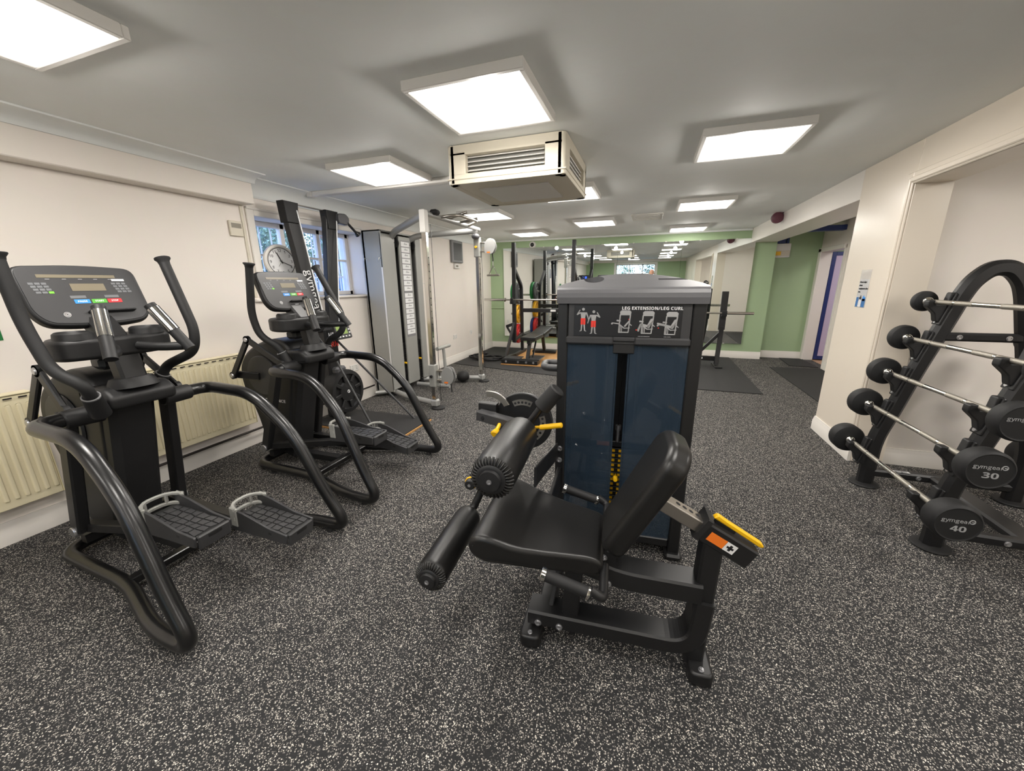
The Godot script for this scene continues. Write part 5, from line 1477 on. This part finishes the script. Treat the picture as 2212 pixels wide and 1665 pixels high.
	# pulley carriages: low on the near post, high on the far one
	for q in [[0.70, 0.42, 1.0], [-0.74, 2.02, -1.0]]:
		var c := V(0.57, q[1], q[0])
		var cg := part(MB.new().bb(c + V(-0.045, -0.14, -0.045), c + V(0.045, 0.14, 0.045), 0.010), "carriage", M.panel_grey, t)
		part(MB.new().box(c + V(0.09, 0.06, -0.02), V(0.12, 0.02, 0.06), 0.004).box(c + V(0.09, -0.06, -0.02), V(0.12, 0.02, 0.06), 0.004), "carriage_arm", M.steel, cg)
		for z in [-0.05, 0.01]:
			part(MB.new().at(tf(c + V(0.19, 0.0, z))).extr(rp([Vector2(-0.08, -0.09), Vector2(0.05, -0.10), Vector2(0.10, 0.0), Vector2(0.06, 0.11), Vector2(-0.02, 0.12), Vector2(-0.08, 0.05)], 0.04), 0.006, 0.002), "pulley_plate", M.silver_paint, cg)
		part(MB.new().cyl(c + V(0.19, 0.01, -0.042), c + V(0.19, 0.01, 0.002), 0.075, -1.0, 24, 0.004), "pulley", M.rubber, cg)
		part(MB.new().bb(c + V(0.15, -0.085, 0.0135), c + V(0.20, -0.065, 0.015)), "warning_label", M.orange_label, cg)
		part(MB.new().cyl(c + V(0.0, 0.0, 0.045), c + V(0.0, 0.0, 0.075), 0.016, 0.018, 12, 0.003), "pop_pin", M.yellow if q[2] < 0 else M.rubber, cg)
		part(MB.new().tube([c + V(0.22, -0.08, -0.02), c + V(0.23, -0.16, -0.02), c + V(0.23, -0.20, -0.02)], 0.008, 8), "cable_end", M.rubber, cg)
	# stand with a T bar between the posts
	part(MB.new().tube([V(0.30, 0.06, -0.10), V(0.26, 0.62, -0.12)], 0.022, 12).tube([V(0.26, 0.63, 0.06), V(0.26, 0.63, -0.30)], 0.026, 14), "t_bar", M.panel_grey, t)
	part(MB.new().tube([V(-0.2, 0.06, -0.1), V(0.34, 0.06, -0.1)], 0.03, 12), "floor_tube", M.silver_paint, t)
	# separate attachments
	var h := thing("cable_attachment", "chrome triangular pull grip hanging from the high pulley", "attachment", V(-2.20, 1.82, -5.46), 70)
	part(MB.new().tube(fil([V(0, 0.0, 0.0), V(0, -0.06, 0.0), V(-0.005, -0.19, -0.085), V(-0.0, -0.19, 0.0)], 0.005), 0.006, 8).tube([V(0, -0.06, 0.0), V(-0.005, -0.19, 0.085)], 0.006, 8), "frame", M.chrome, h)
	part(MB.new().cyl(V(0, -0.195, -0.12), V(0, -0.195, 0.12), 0.015, -1.0, 14, 0.002), "grip", M.steel, h)
	var bl := thing("medicine_ball", "small black ball resting against the far post's floor tube", "ball", V(-2.68, 0.10, -5.28))
	part(MB.new().ball(Vector3.ZERO, 0.10, 24, 0.85), "ball", M.rubber, bl)
	part(MB.new().ring(Vector3.ZERO, V(0.3, 0.2, 1), 0.0985, 0.003, 28, 5), "seam", M.charcoal, bl)

# ---------------------------------------------------------------- ski machine
func build_ski_machine() -> void:
	var t := thing("ski_machine", "black upright ski ergometer with forked column and round flywheel", "exercise machine", V(-3.2, 0, -3.28))
	part(MB.new().bb(V(-0.22, 0.0, -0.30), V(0.96, 0.022, 0.27), 0.003), "platform_board", M.wood, t, "plywood edged standing board")
	part(MB.new().bb(V(-0.22, 0.022, -0.30), V(0.955, 0.032, 0.265), 0.002), "platform_mat", M.mat, t)
	# forked uprights: tapered boards leaning apart
	for s in [[0.26, 0.09, 0.0], [-0.25, -0.10, 0.0]]:
		var b := MB.new()
		var poly := [Vector2(-(s[0]) - 0.075, 2.25), Vector2(-(s[0]) + 0.075, 2.25), Vector2(-(s[1]) + 0.075, 1.02), Vector2(-(s[1]) - 0.075, 1.02)]
		# local x of the polygon runs along -z
		b.at(Transform3D(Basis(V(0, 0, -1), Vector3.UP, V(1, 0, 0)), V(-0.10, 0, 0))).extr(poly, 0.07, 0.012, 2)
		part(b, "fork_arm", M.black, t)
		part(MB.new().at(Transform3D(Basis(V(0, 0, -1), Vector3.UP, V(1, 0, 0)), V(-0.10, 0, 0))).extr([Vector2(-s[0] - 0.085, 2.27), Vector2(-s[0] + 0.085, 2.27), Vector2(-s[0] + 0.06, 2.08), Vector2(-s[0] - 0.07, 2.08)], 0.10, 0.01), "arm_cap", M.rubber, t)
		part(MB.new().cyl(V(-0.05, 2.2, s[0] - 0.05), V(0.0, 1.1, s[1]), 0.006, -1.0, 6), "cord", M.white_print, t)
	text("gymgear", 0.085, M.white_print, t, Transform3D(Basis(V(0.0, -0.99, -0.13).normalized(), V(0, 0.13, -0.99).normalized() * -1.0, V(1, 0, 0)), V(-0.063, 1.42, 0.155)) if false else Transform3D(Basis(V(0, -0.99, -0.137), V(0, 0.137, -0.99), V(1, 0, 0)).orthonormalized(), V(-0.0635, 1.44, 0.135)), "lettering")
	part(MB.new().tube([V(-0.10, 2.262, 0.24), V(-0.10, 2.262, -0.24)], 0.008, 8), "top_rod", M.steel, t)
	# column, flywheel housing
	part(MB.new().bb(V(-0.16, 0.05, -0.09), V(-0.03, 1.06, 0.09), 0.02), "column", M.black, t)
	text("HI", 0.055, M.white_print, t, Transform3D(Basis(Vector3.UP, PI / 2), V(-0.029, 0.98, 0.01)), "lettering", true)
	text("ARN", 0.06, M.red_print, t, Transform3D(Basis(Vector3.UP, PI / 2), V(-0.029, 0.88, 0.0)), "lettering", true)
	var fw := part(MB.new().lathe([Vector2(0, 0), Vector2(0.23, 0), Vector2(0.25, 0.02), Vector2(0.25, 0.13), Vector2(0.24, 0.16), Vector2(0.20, 0.165), Vector2(0.19, 0.14), Vector2(0.12, 0.135), Vector2(0.11, 0.155), Vector2(0, 0.158)], V(-0.10, 0.34, -0.05), Vector3.RIGHT, 44), "flywheel_housing", M.black_plastic, t)
	for k in 8:
		var an := TAU * k / 8.0 + 0.2
		part(MB.new().at(Transform3D(Basis(Vector3.RIGHT, an), V(0.045, 0.34, -0.05))).bb(V(-0.005, 0.11, -0.02), V(0.018, 0.20, 0.02), 0.006), "spoke", M.rubber, fw)
	part(MB.new().ring(V(0.0605, 0.34, -0.05), Vector3.RIGHT, 0.016, 0.004, 18, 6).bb(V(0.059, 0.337, -0.066), V(0.062, 0.343, -0.05)), "emblem", M.white_print, fw)
	part(MB.new().bb(V(-0.09, 0.55, -0.10), V(0.03, 0.63, 0.06), 0.02), "cover", M.grey_dark, t)
	# stays down to the board
	part(MB.new().tube([V(-0.03, 0.86, 0.06), V(0.60, 0.03, 0.23)], 0.012, 10), "stay", M.charcoal, t)
	part(MB.new().tube([V(-0.03, 0.92, -0.06), V(0.78, 0.03, -0.23)], 0.012, 10), "stay", M.charcoal, t)
	# monitor
	var mo := tf(V(0.10, 1.02, -0.02), 0, 90, 0) * tf(Vector3.ZERO, -18)
	var mn := part(MB.new().at(mo).extr(rect(0.22, 0.16, 0.02), 0.03, 0.006), "monitor", M.black_plastic, t)
	part(MB.new().at(mo).bb(V(-0.09, -0.03, 0.015), V(0.06, 0.07, 0.0165)), "screen", M.lcd_green, mn)
	for k in 4: part(MB.new().at(mo).box(V(-0.07 + k * 0.045, -0.055, 0.016), V(0.022, 0.014, 0.003), 0.001), "key", M.white_print, mn)
	for k in 3: part(MB.new().at(mo).box(V(0.085, 0.05 - k * 0.035, 0.016), V(0.022, 0.014, 0.003), 0.001), "key", M.white_print, mn)
	part(MB.new().tube([V(-0.04, 0.96, 0), V(0.09, 0.98, -0.02)], 0.014), "monitor_arm", M.black, t)
	# pull handle held by the right arm
	part(MB.new().at(Transform3D(Basis(Vector3.UP, PI / 2), V(-0.04, 2.20, -0.37))).extr(rp([Vector2(-0.08, -0.05), Vector2(0.07, -0.06), Vector2(0.09, 0.02), Vector2(0.04, 0.06), Vector2(-0.08, 0.05)], 0.03), 0.06, 0.01), "handle_holder", M.grey_dark, t)
	part(MB.new().tube([V(-0.02, 2.17, -0.42), V(0.0, 2.08, -0.52)], 0.014, 12).cyl(V(0.0, 2.08, -0.52), V(0.003, 2.06, -0.55), 0.018, 0.034, 14), "pull_handle", M.black, t)

# ---------------------------------------------------------------- half rack, bench, plates
func make_plate(p: Vector3, r: float, w: float, m: Material, label: String) -> void:
	var o := thing("weight_plate", label, "weight plate", p, 0, "coloured weight plates on the rack pegs")
	part(MB.new().lathe([Vector2(0.026, 0), Vector2(0.09, 0.0), Vector2(0.10, w * 0.25), Vector2(r * 0.78, w * 0.25), Vector2(r * 0.82, 0), Vector2(r * 0.96, 0), Vector2(r, w * 0.15), Vector2(r, w * 0.85), Vector2(r * 0.96, w), Vector2(r * 0.82, w), Vector2(r * 0.78, w * 0.75), Vector2(0.10, w * 0.75), Vector2(0.09, w), Vector2(0.026, w)], V(-w / 2, 0, 0), Vector3.RIGHT, 40), "disc", m, o)
	part(MB.new().lathe([Vector2(0.025, -0.002), Vector2(0.034, -0.002), Vector2(0.034, w + 0.002), Vector2(0.025, w + 0.002)], V(-w / 2, 0, 0), Vector3.RIGHT, 20), "hub", M.steel, o)

func olympic_bar(p: Vector3, label: String, tilt := 0.0) -> void:
	var o := thing("olympic_barbell", label, "barbell", p)
	o.rotation.z = deg_to_rad(tilt)
	part(MB.new().cyl(V(-0.655, 0, 0), V(0.655, 0, 0), 0.0145, -1.0, 14), "shaft", M.steel, o)
	for s in [-1.0, 1.0]:
		part(MB.new().cyl(V(0.67 * s, 0, 0), V(1.1 * s, 0, 0), 0.025, -1.0, 18, 0.003), "sleeve", M.chrome, o)
		part(MB.new().cyl(V(0.64 * s, 0, 0), V(0.67 * s, 0, 0), 0.036, -1.0, 20, 0.004), "collar", M.chrome, o)

func build_half_rack() -> void:
	# tall posts towards the room, bent lower posts behind them, legs slanting forward
	var t := thing("half_rack", "black steel weight rack with tall posts, before the left mirrors", "rack", V(-1.97, 0.03, -7.65))
	for s in [-1.0, 1.0]:
		var x: float = 0.59 * s
		part(MB.new().bar([V(x, 0.30, 0.2), V(x, 2.24, 0.2)], 0.07, 0.07, V(1, 0, 0)), "tall_post", M.black, t)
		part(MB.new().bar(fil([V(x, 1.74, 0.17), V(x, 1.42, -0.27), V(x, 0.03, -0.33)], 0.08, 4), 0.06, 0.06, V(1, 0, 0)), "rear_post", M.black, t)
		part(MB.new().bar([V(x, 0.72, 0.2), V(x * 1.16, 0.03, 0.48)], 0.06, 0.05, V(1, 0, 0)), "slanted_leg", M.charcoal, t)
		part(MB.new().bar([V(x, 0.42, -0.32), V(x, 0.34, 0.2)], 0.06, 0.05, V(1, 0, 0)), "side_tie", M.black, t)
		part(MB.new().bar([V(x, 0.03, -0.50), V(x, 0.03, 0.2), V(x * 1.16, 0.03, 0.50)], 0.07, 0.06), "floor_rail", M.black, t)
		part(MB.new().bb(V(x - 0.04, 1.08, 0.22), V(x + 0.04, 1.145, 0.36), 0.008).bb(V(x - 0.03, 1.10, 0.345), V(x + 0.03, 1.20, 0.37), 0.008), "bar_hook", M.rubber, t)
		for y in [1.27, 0.84, 0.42]:
			part(MB.new().cyl(V(x, y, -0.31), V(x + 0.24 * s, y, -0.31), 0.024, -1.0, 14), "storage_peg", M.steel, t)
	part(MB.new().bar([V(-0.59, 0.92, -0.29), V(0.59, 0.92, -0.29)], 0.06, 0.08), "crossbar", M.black, t)
	part(MB.new().bb(V(0.05, 0.90, -0.258), V(0.16, 0.94, -0.256)), "label_plate", M.white_print, t)
	part(MB.new().bar([V(-0.76, 0.62, 0.2), V(-0.59, 0.68, 0.2)], 0.05, 0.06).bar([V(-0.76, 0.63, 0.2), V(-0.66, 0.46, 0.2)], 0.05, 0.03), "safety_arm", M.rubber, t)
	make_plate(V(-2.712, 1.30, -7.96), 0.225, 0.075, M.plate_green, "green bumper plate, outer one on the upper peg of the rack")
	make_plate(V(-2.635, 1.30, -7.96), 0.225, 0.05, M.grey_dark, "grey weight plate behind green plate on the upper rack peg")
	make_plate(V(-2.65, 0.87, -7.96), 0.20, 0.075, M.plate_yellow, "yellow bumper plate on the middle peg of the rack")
	make_plate(V(-2.715, 0.45, -7.96), 0.21, 0.06, M.plate_blue, "blue bumper plate, outer one on the lower peg of the rack")
	make_plate(V(-2.645, 0.45, -7.96), 0.21, 0.06, M.plate_red, "red bumper plate beside the blue one on the lower rack peg")
	olympic_bar(V(-2.07, 1.191, -7.36), "long steel barbell resting on the hooks of the tall rack")
	# bench
	var b := thing("weight_bench", "black adjustable bench with padded top in front of the rack", "bench", V(-2.08, 0.03, -7.2))
	part(MB.new().at(tf(V(0, 0.47, 0.10), 0, 0, 0) * Transform3D(Basis(Vector3.RIGHT, -PI / 2), Vector3.ZERO)).extr(rect(0.30, 0.62, 0.03), 0.07, 0.015, 2), "seat_pad", M.vinyl, b)
	part(MB.new().at(tf(V(0.0, 0.50, -0.62), 5, 0, 0) * Transform3D(Basis(Vector3.RIGHT, -PI / 2), Vector3.ZERO)).extr(rect(0.30, 0.75, 0.03), 0.07, 0.015, 2), "back_pad", M.vinyl, b)
	part(MB.new().bar([V(0, 0.40, 0.35), V(0, 0.40, -0.85)], 0.06, 0.06), "spine", M.black, b)
	part(MB.new().bar([V(0, 0.40, 0.25), V(0, 0.06, 0.42)], 0.07, 0.06, V(1, 0, 0)).bar([V(0, 0.40, -0.7), V(0, 0.06, -0.85)], 0.07, 0.06, V(1, 0, 0)), "leg", M.black, b)
	part(MB.new().bar([V(0.02, 0.36, -0.1), V(0.06, 0.05, 0.30)], 0.03, 0.03, V(1, 0, 0)), "strut", M.black, b)
	part(MB.new().bb(V(-0.50, 0.0, 0.33), V(0.22, 0.085, 0.50), 0.01), "front_foot", M.black, b)
	part(MB.new().bb(V(-0.48, 0.085, 0.18), V(-0.14, 0.10, 0.46), 0.006).bb(V(-0.05, 0.085, 0.0), V(0.24, 0.10, 0.44), 0.006), "foot_plate", M.charcoal, b)
	part(MB.new().bb(V(-0.26, 0.0, -0.92), V(0.26, 0.06, -0.80), 0.01), "rear_foot", M.black, b)
	for x in [-0.40, -0.16, 0.0, 0.14]: bolt(b, V(x, 0.045, 0.50), Vector3.BACK, 0.016)
	var pf := part(MB.new().bb(V(-2.58, 0.0115, -6.68), V(-1.30, 0.03, -8.45), 0.003), "lifting_platform", M.wood, self)
	tag(pf, "bare plywood lifting platform on the floor under rack and bench", "platform")
	# rope coil by the wall
	var rc := thing("rope_coil", "black training rope lying coiled on the mat near the corner", "rope", V(-3.05, 0.035, -7.1))
	var pts := []
	var rng := RandomNumberGenerator.new()
	rng.seed = 4
	for k in 90:
		var an := TAU * k / 24.0
		var r := 0.16 + 0.05 * sin(k * 0.37)
		pts.append(V(cos(an) * r * 1.7 + 0.05 * sin(k * 0.13), 0.006 + 0.0004 * k, sin(an) * r))
	part(MB.new().tube(pts, 0.018, 8), "rope", M.rubber, rc)
	part(MB.new().cyl(pts[-1], pts[-1] + V(0.10, 0.03, 0.05), 0.022, -1.0, 12, 0.004), "rope_handle", M.black_plastic, rc)

func build_bench_stand() -> void:
	var t := thing("squat_stand", "low black bar stand carrying a barbell before the right mirror", "rack", V(0.62, 0.0115, -7.66))
	for s in [-1.0, 1.0]:
		var x: float = 0.63 * s
		part(MB.new().bar(fil([V(x - 0.03, 0.05, 0.10), V(x, 0.55, 0.0), V(x, 0.72, 0.0)], 0.1), 0.07, 0.07, V(1, 0, 0)), "lower_post", M.black, t)
		part(MB.new().bar([V(x, 0.66, 0.0), V(x, 1.32, -0.03)], 0.06, 0.10, V(1, 0, 0)), "upright", M.black, t)
		part(MB.new().bar([V(x, 0.62, 0.0), V(x - 0.40 * s, 0.14, 0.0)], 0.05, 0.05, V(0, 0, 1)), "brace", M.black, t)
		part(MB.new().bb(V(x - 0.06, 0, -0.22), V(x + 0.06, 0.03, 0.22), 0.008), "foot", M.rubber, t)
		part(MB.new().bb(V(x - 0.04, 0.90, 0.0), V(x + 0.04, 0.94, 0.13), 0.006).bb(V(x - 0.04, 0.92, 0.11), V(x + 0.04, 1.0, 0.13), 0.006), "bar_hook", M.rubber, t)
	part(MB.new().bar([V(-0.63, 0.14, 0), V(0.63, 0.14, 0)], 0.06, 0.08), "crossbar", M.black, t)
	part(MB.new().bb(V(0.30, 0.13, 0.03), V(0.38, 0.16, 0.032)), "label_plate", M.white_print, t)
	olympic_bar(V(0.60, 0.968, -7.58), "long steel barbell resting on the low black stand by right mirror")

func build_back_wall_things() -> void:
	# four mirror sheets, leaning forward a hair
	var xs := [-3.23, -1.96, -0.69, 0.54, 1.80]
	for i in 4:
		var o := thing("wall_mirror", ["tall frameless wall mirror, the one beside the white wall corner", "tall frameless wall mirror behind the tall weight rack", "tall frameless wall mirror behind the weight tower", "tall frameless wall mirror, the one beside the green pier and passage"][i], "mirror", V((xs[i] + xs[i + 1]) / 2, 0.29, ZB + 0.025), 0, "mirror sheets on the green wall")
		o.rotation.x = deg_to_rad(0.55)
		var w: float = (xs[i + 1] - xs[i]) / 2.0 - 0.0015
		part(MB.new().bb(V(-w, 0, -0.003), V(w, 1.985, 0.003)), "glass", M.mirror, o)
		for c in [[-0.5, 0.0], [0.5, 0.0], [-0.5, 1.985], [0.5, 1.985]]: part(MB.new().box(V(w * c[0], c[1], 0.002), V(0.03, 0.018, 0.012), 0.003), "clip", M.plastic_white, o)
	var tr := part(MB.new().bb(V(-3.57, 0.93, ZB), V(-3.25, 0.945, ZB + 0.015), 0.003), "wall_rail", M.green, self)
	tag(tr, "short green painted rail on the green wall beside the mirror", "rail")

# ---------------------------------------------------------------- behind the camera, seen in the mirrors
func build_behind_camera() -> void:
	var proto: Node3D = null
	for p in [V(-3.1, 0, 2.4), V(-2.15, 0, 2.4)]:
		if proto:
			var c := copy(proto, "dark treadmill with lit blue console, the one nearer the rear window")
			c.position = p
			continue
		var t := thing("treadmill", "dark treadmill with lit blue console, the one nearer the window wall", "treadmill", p, 0, "treadmills behind the camera")
		proto = t
		part(MB.new().bb(V(-0.40, 0.0, -1.6), V(0.40, 0.16, 0.25), 0.03), "deck", M.black, t)
		part(MB.new().bb(V(-0.27, 0.16, -1.55), V(0.27, 0.172, 0.0), 0.003), "belt", M.rubber, t)
		for s in [-1.0, 1.0]:
			part(MB.new().bar([V(0.38 * s, 0.12, 0.15), V(0.36 * s, 1.32, 0.05)], 0.06, 0.09, V(0, 0, 1)), "upright", M.charcoal, t)
			part(MB.new().tube([V(0.36 * s, 1.05, 0.05), V(0.36 * s, 1.0, -0.55)], 0.02, 10), "side_rail", M.black, t)
		var con := part(MB.new().at(tf(V(0, 1.46, 0.04), 15)).extr(rect(0.62, 0.40, 0.06), 0.06, 0.015), "console", M.black_plastic, t)
		part(MB.new().at(tf(V(0, 1.46, 0.04), 15)).bb(V(-0.12, 0.02, -0.034), V(0.12, 0.13, -0.031)).bb(V(-0.2, -0.08, -0.034), V(-0.05, -0.05, -0.031)).bb(V(0.08, -0.08, -0.034), V(0.14, -0.04, -0.031)), "screen", M.blue_glow, con)
	person()
	get_node("person").scale = Vector3(1.02, 1.055, 1.02)

func person() -> void:
	# the photographer: one continuous skin built as surface nets over tapered bones
	var t := thing("person", "bald person in a dark top holding up a phone, seen in mirror", "person", V(0.02, 0, 0.42))
	var J := [[V(0, 1.60, 0.0), V(0, 1.66, 0.0), 0.078, 0.086], [V(0, 1.57, -0.04), V(0, 1.52, -0.045), 0.052, 0.04], [V(0, 1.53, 0.02), V(0, 1.44, 0.03), 0.055, 0.06], [V(0, 1.30, 0.03), V(0, 0.98, 0.02), 0.15, 0.13], [V(-0.13, 1.38, 0.03), V(0.13, 1.38, 0.03), 0.09, 0.09], [V(-0.08, 0.92, 0.02), V(0.08, 0.92, 0.02), 0.12, 0.12]]
	for s in [-1.0, 1.0]:
		J.append([V(0.20 * s, 1.38, 0.03), V(0.25 * s, 1.14, -0.02), 0.058, 0.046])
		J.append([V(0.25 * s, 1.14, -0.02), V(0.10 * s, 1.38, -0.22), 0.044, 0.03])
		J.append([V(0.10 * s, 1.38, -0.22), V(0.075 * s, 1.45, -0.25), 0.036, 0.03])
		J.append([V(0.09 * s, 0.92, 0.02), V(0.10 * s, 0.50, 0.0), 0.09, 0.062])
		J.append([V(0.10 * s, 0.50, 0.0), V(0.11 * s, 0.10, 0.03), 0.06, 0.042])
		J.append([V(0.11 * s, 0.05, 0.05), V(0.12 * s, 0.04, -0.14), 0.045, 0.038])
		J.append([V(0.083 * s, 1.62, 0.005), V(0.09 * s, 1.60, 0.01), 0.018, 0.014])
	var h := 0.024
	var o := V(-0.40, -0.03, -0.36)
	var nx := 34
	var ny := 76
	var nz := 26
	var f := PackedFloat32Array()
	f.resize(nx * ny * nz)
	for k in nz:
		for j in ny:
			for i in nx:
				var p := o + V(i, j, k) * h
				var d := 1.0
				for b in J:
					var ab: Vector3 = b[1] - b[0]
					var u := clampf((p - b[0]).dot(ab) / ab.length_squared(), 0.0, 1.0)
					var e: float = (p - b[0] - ab * u).length() - lerpf(b[2], b[3], u)
					var q := maxf(0.03 - absf(d - e), 0.0) / 0.03
					d = minf(d, e) - q * q * 0.03 * 0.25
				f[(k * ny + j) * nx + i] = d
	var b := [MB.new(), MB.new()]
	var idx := {}
	var pos := []
	for k in nz - 1:
		for j in ny - 1:
			for i in nx - 1:
				var s := Vector3.ZERO
				var c := 0
				for e in [[0, 0, 0, 1, 0, 0], [0, 1, 0, 1, 1, 0], [0, 0, 1, 1, 0, 1], [0, 1, 1, 1, 1, 1], [0, 0, 0, 0, 1, 0], [1, 0, 0, 1, 1, 0], [0, 0, 1, 0, 1, 1], [1, 0, 1, 1, 1, 1], [0, 0, 0, 0, 0, 1], [1, 0, 0, 1, 0, 1], [0, 1, 0, 0, 1, 1], [1, 1, 0, 1, 1, 1]]:
					var a0 := f[((k + e[2]) * ny + j + e[1]) * nx + i + e[0]]
					var a1 := f[((k + e[5]) * ny + j + e[4]) * nx + i + e[3]]
					if (a0 < 0.0) != (a1 < 0.0):
						s += V(i + e[0], j + e[1], k + e[2]).lerp(V(i + e[3], j + e[4], k + e[5]), a0 / (a0 - a1))
						c += 1
				if c > 0:
					idx[Vector3i(i, j, k)] = pos.size()
					pos.append(o + s / c * h)
	var gr := func(p: Vector3) -> Vector3:
		var g := (p - o) / h
		var i := clampi(int(g.x), 1, nx - 3)
		var j := clampi(int(g.y), 1, ny - 3)
		var k := clampi(int(g.z), 1, nz - 3)
		return V(f[(k * ny + j) * nx + i + 1] - f[(k * ny + j) * nx + i - 1], f[(k * ny + j + 1) * nx + i] - f[(k * ny + j - 1) * nx + i], f[((k + 1) * ny + j) * nx + i] - f[((k - 1) * ny + j) * nx + i]).normalized()
	var st: MB = b[0]
	for p in pos: st.put(p, gr.call(p))
	for q in idx:
		for ax in 3:
			var w := Vector3i.ZERO
			w[ax] = 1
			var u := Vector3i.ZERO
			u[(ax + 1) % 3] = 1
			var z := Vector3i.ZERO
			z[(ax + 2) % 3] = 1
			var e: Vector3i = q + w
			if e.x >= nx or e.y >= ny or e.z >= nz: continue
			var a0 := f[(q.z * ny + q.y) * nx + q.x]
			var a1 := f[(e.z * ny + e.y) * nx + e.x]
			if (a0 < 0.0) == (a1 < 0.0): continue
			if not (idx.has(q - u) and idx.has(q - z) and idx.has(q - u - z)): continue
			var r := [idx[q], idx[q - u], idx[q - u - z], idx[q - z]]
			if a0 > 0.0: r.reverse()
			st.face(r[0], r[1], r[2]); st.face(r[0], r[2], r[3])
	# clothing and skin by height: two meshes cut from the same skin
	var skin := MB.new()
	var cloth := MB.new()
	skin.v = st.v; skin.n = st.n
	cloth.v = st.v; cloth.n = st.n
	for i in range(0, st.ix.size(), 3):
		var m := (st.v[st.ix[i]] + st.v[st.ix[i + 1]] + st.v[st.ix[i + 2]]) / 3.0
		var into := skin if m.y > 1.47 or (m.z < -0.12 and m.y > 1.0) else cloth
		for j in 3: into.ix.append(st.ix[i + j])
	part(skin, "body", M.skin, t)
	part(cloth, "clothing", M.shirt, t)
	for s in [-1.0, 1.0]: part(MB.new().ball(V(0.03 * s, 1.625, -0.078), 0.012, 10), "eye", M.black_gloss, t)

# ---------------------------------------------------------------- outside the window
func shrub(p: Vector3, r: Vector3, cols: Array, n: int, sd: int, label: String) -> void:
	var t := thing("shrub", label, "shrub", p)
	var rng := RandomNumberGenerator.new()
	rng.seed = sd
	for c in cols.size():
		var b := MB.new()
		for i in n:
			var d := V(rng.randfn(), rng.randfn(), rng.randfn()).normalized() * pow(rng.randf(), 0.4)
			var q := V(d.x * r.x, r.y + d.y * r.y, d.z * r.z)
			var bas := Basis.from_euler(V(rng.randf() * TAU, rng.randf() * TAU, rng.randf() * TAU))
			var s := rng.randf_range(0.02, 0.05)
			var w := [q + bas * V(-s, 0, 0), q + bas * V(0, 0, s * 0.5), q + bas * V(s, 0, 0), q + bas * V(0, 0, -s * 0.5)]
			b.oq(w[0], w[1], w[2], w[3], bas.y)
		part(b, "foliage", cols[c], t).set_meta("kind", "stuff")
	part(MB.new().cyl(V(0, 0, 0), V(0, r.y, 0), 0.04, 0.02, 8), "stem", M.wood, t)

func build_outside() -> void:
	var lf := {"backlight_enabled": true, "backlight": Color(0.35, 0.4, 0.25)}
	mt("leaf_dark", Color(0.20, 0.28, 0.19), 0.6, 0.0, lf)
	mt("leaf_mid", Color(0.36, 0.45, 0.30), 0.6, 0.0, lf)
	mt("leaf_pale", Color(0.60, 0.66, 0.52), 0.6, 0.0, lf)
	mt("leaf_red", Color(0.62, 0.30, 0.22), 0.6, 0.0, lf)
	mt("paving", Color(0.55, 0.56, 0.57), 0.8)
	mt("render_white", Color(0.86, 0.88, 0.92), 0.8)
	mt("fence_blue", Color(0.40, 0.56, 0.66), 0.7)
	struct(MB.new().bb(V(-14, 0.9, 6.4), V(6, 1.0, 14)), "floor", M.paving)
	tag(struct(MB.new().bb(V(-14, 0.9, -14), V(-3.96, 1.0, 6.3)), "floor", M.paving), "", "")
	shrub(V(-5.6, 1.0, -3.3), V(0.7, 0.75, 0.85), [M.leaf_dark, M.leaf_mid, M.leaf_pale], 2200, 3, "dark leafy evergreen bush outside the window, left of the red one")
	shrub(V(-5.9, 1.0, -4.85), V(0.6, 0.8, 0.65), [M.leaf_mid, M.leaf_pale, M.leaf_dark], 2000, 8, "pale green bush outside the window behind the ski machine arm")
	shrub(V(-5.6, 1.0, -6.1), V(0.5, 0.8, 0.55), [M.leaf_red, M.leaf_mid], 1600, 14, "red leaved autumn bush outside the window")
	shrub(V(-7.6, 1.0, -6.3), V(0.9, 1.2, 1.9), [M.leaf_dark, M.leaf_mid, M.leaf_pale], 3000, 19, "tall leafy hedge standing farther off outside the window")
	shrub(V(-1.5, 1.0, 7.6), V(0.7, 0.9, 0.5), [M.leaf_mid, M.leaf_pale], 1200, 31, "pale hedge outside the rear window, its left half")
	shrub(V(-0.1, 1.0, 7.6), V(0.7, 0.9, 0.5), [M.leaf_mid, M.leaf_dark], 1200, 37, "dark hedge outside the rear window, its right half")
	var f := thing("garden_fence", "pale blue slatted garden fence outside the window", "fence", V(-5.0, 1.0, -5.2))
	for k in 16: part(MB.new().bb(V(-0.01, 0, -1.2 + k * 0.15), V(0.01, 0.62, -1.1 + k * 0.15), 0.003), "slat", M.fence_blue, f)
	part(MB.new().bb(V(-0.03, 0.45, -1.25), V(-0.01, 0.52, 1.2)), "rail", M.fence_blue, f)
	var s := thing("outbuilding", "white rendered shed seen through the right end of the window", "shed", V(-7.2, 1.0, -9.6))
	part(MB.new().bb(V(-1.5, 0, -1.2), V(1.5, 2.1, 1.0)), "wall", M.render_white, s)
	part(MB.new().bb(V(-1.6, 2.1, -1.3), V(1.6, 2.2, 1.1), 0.01), "roof", M.grey_plastic, s)
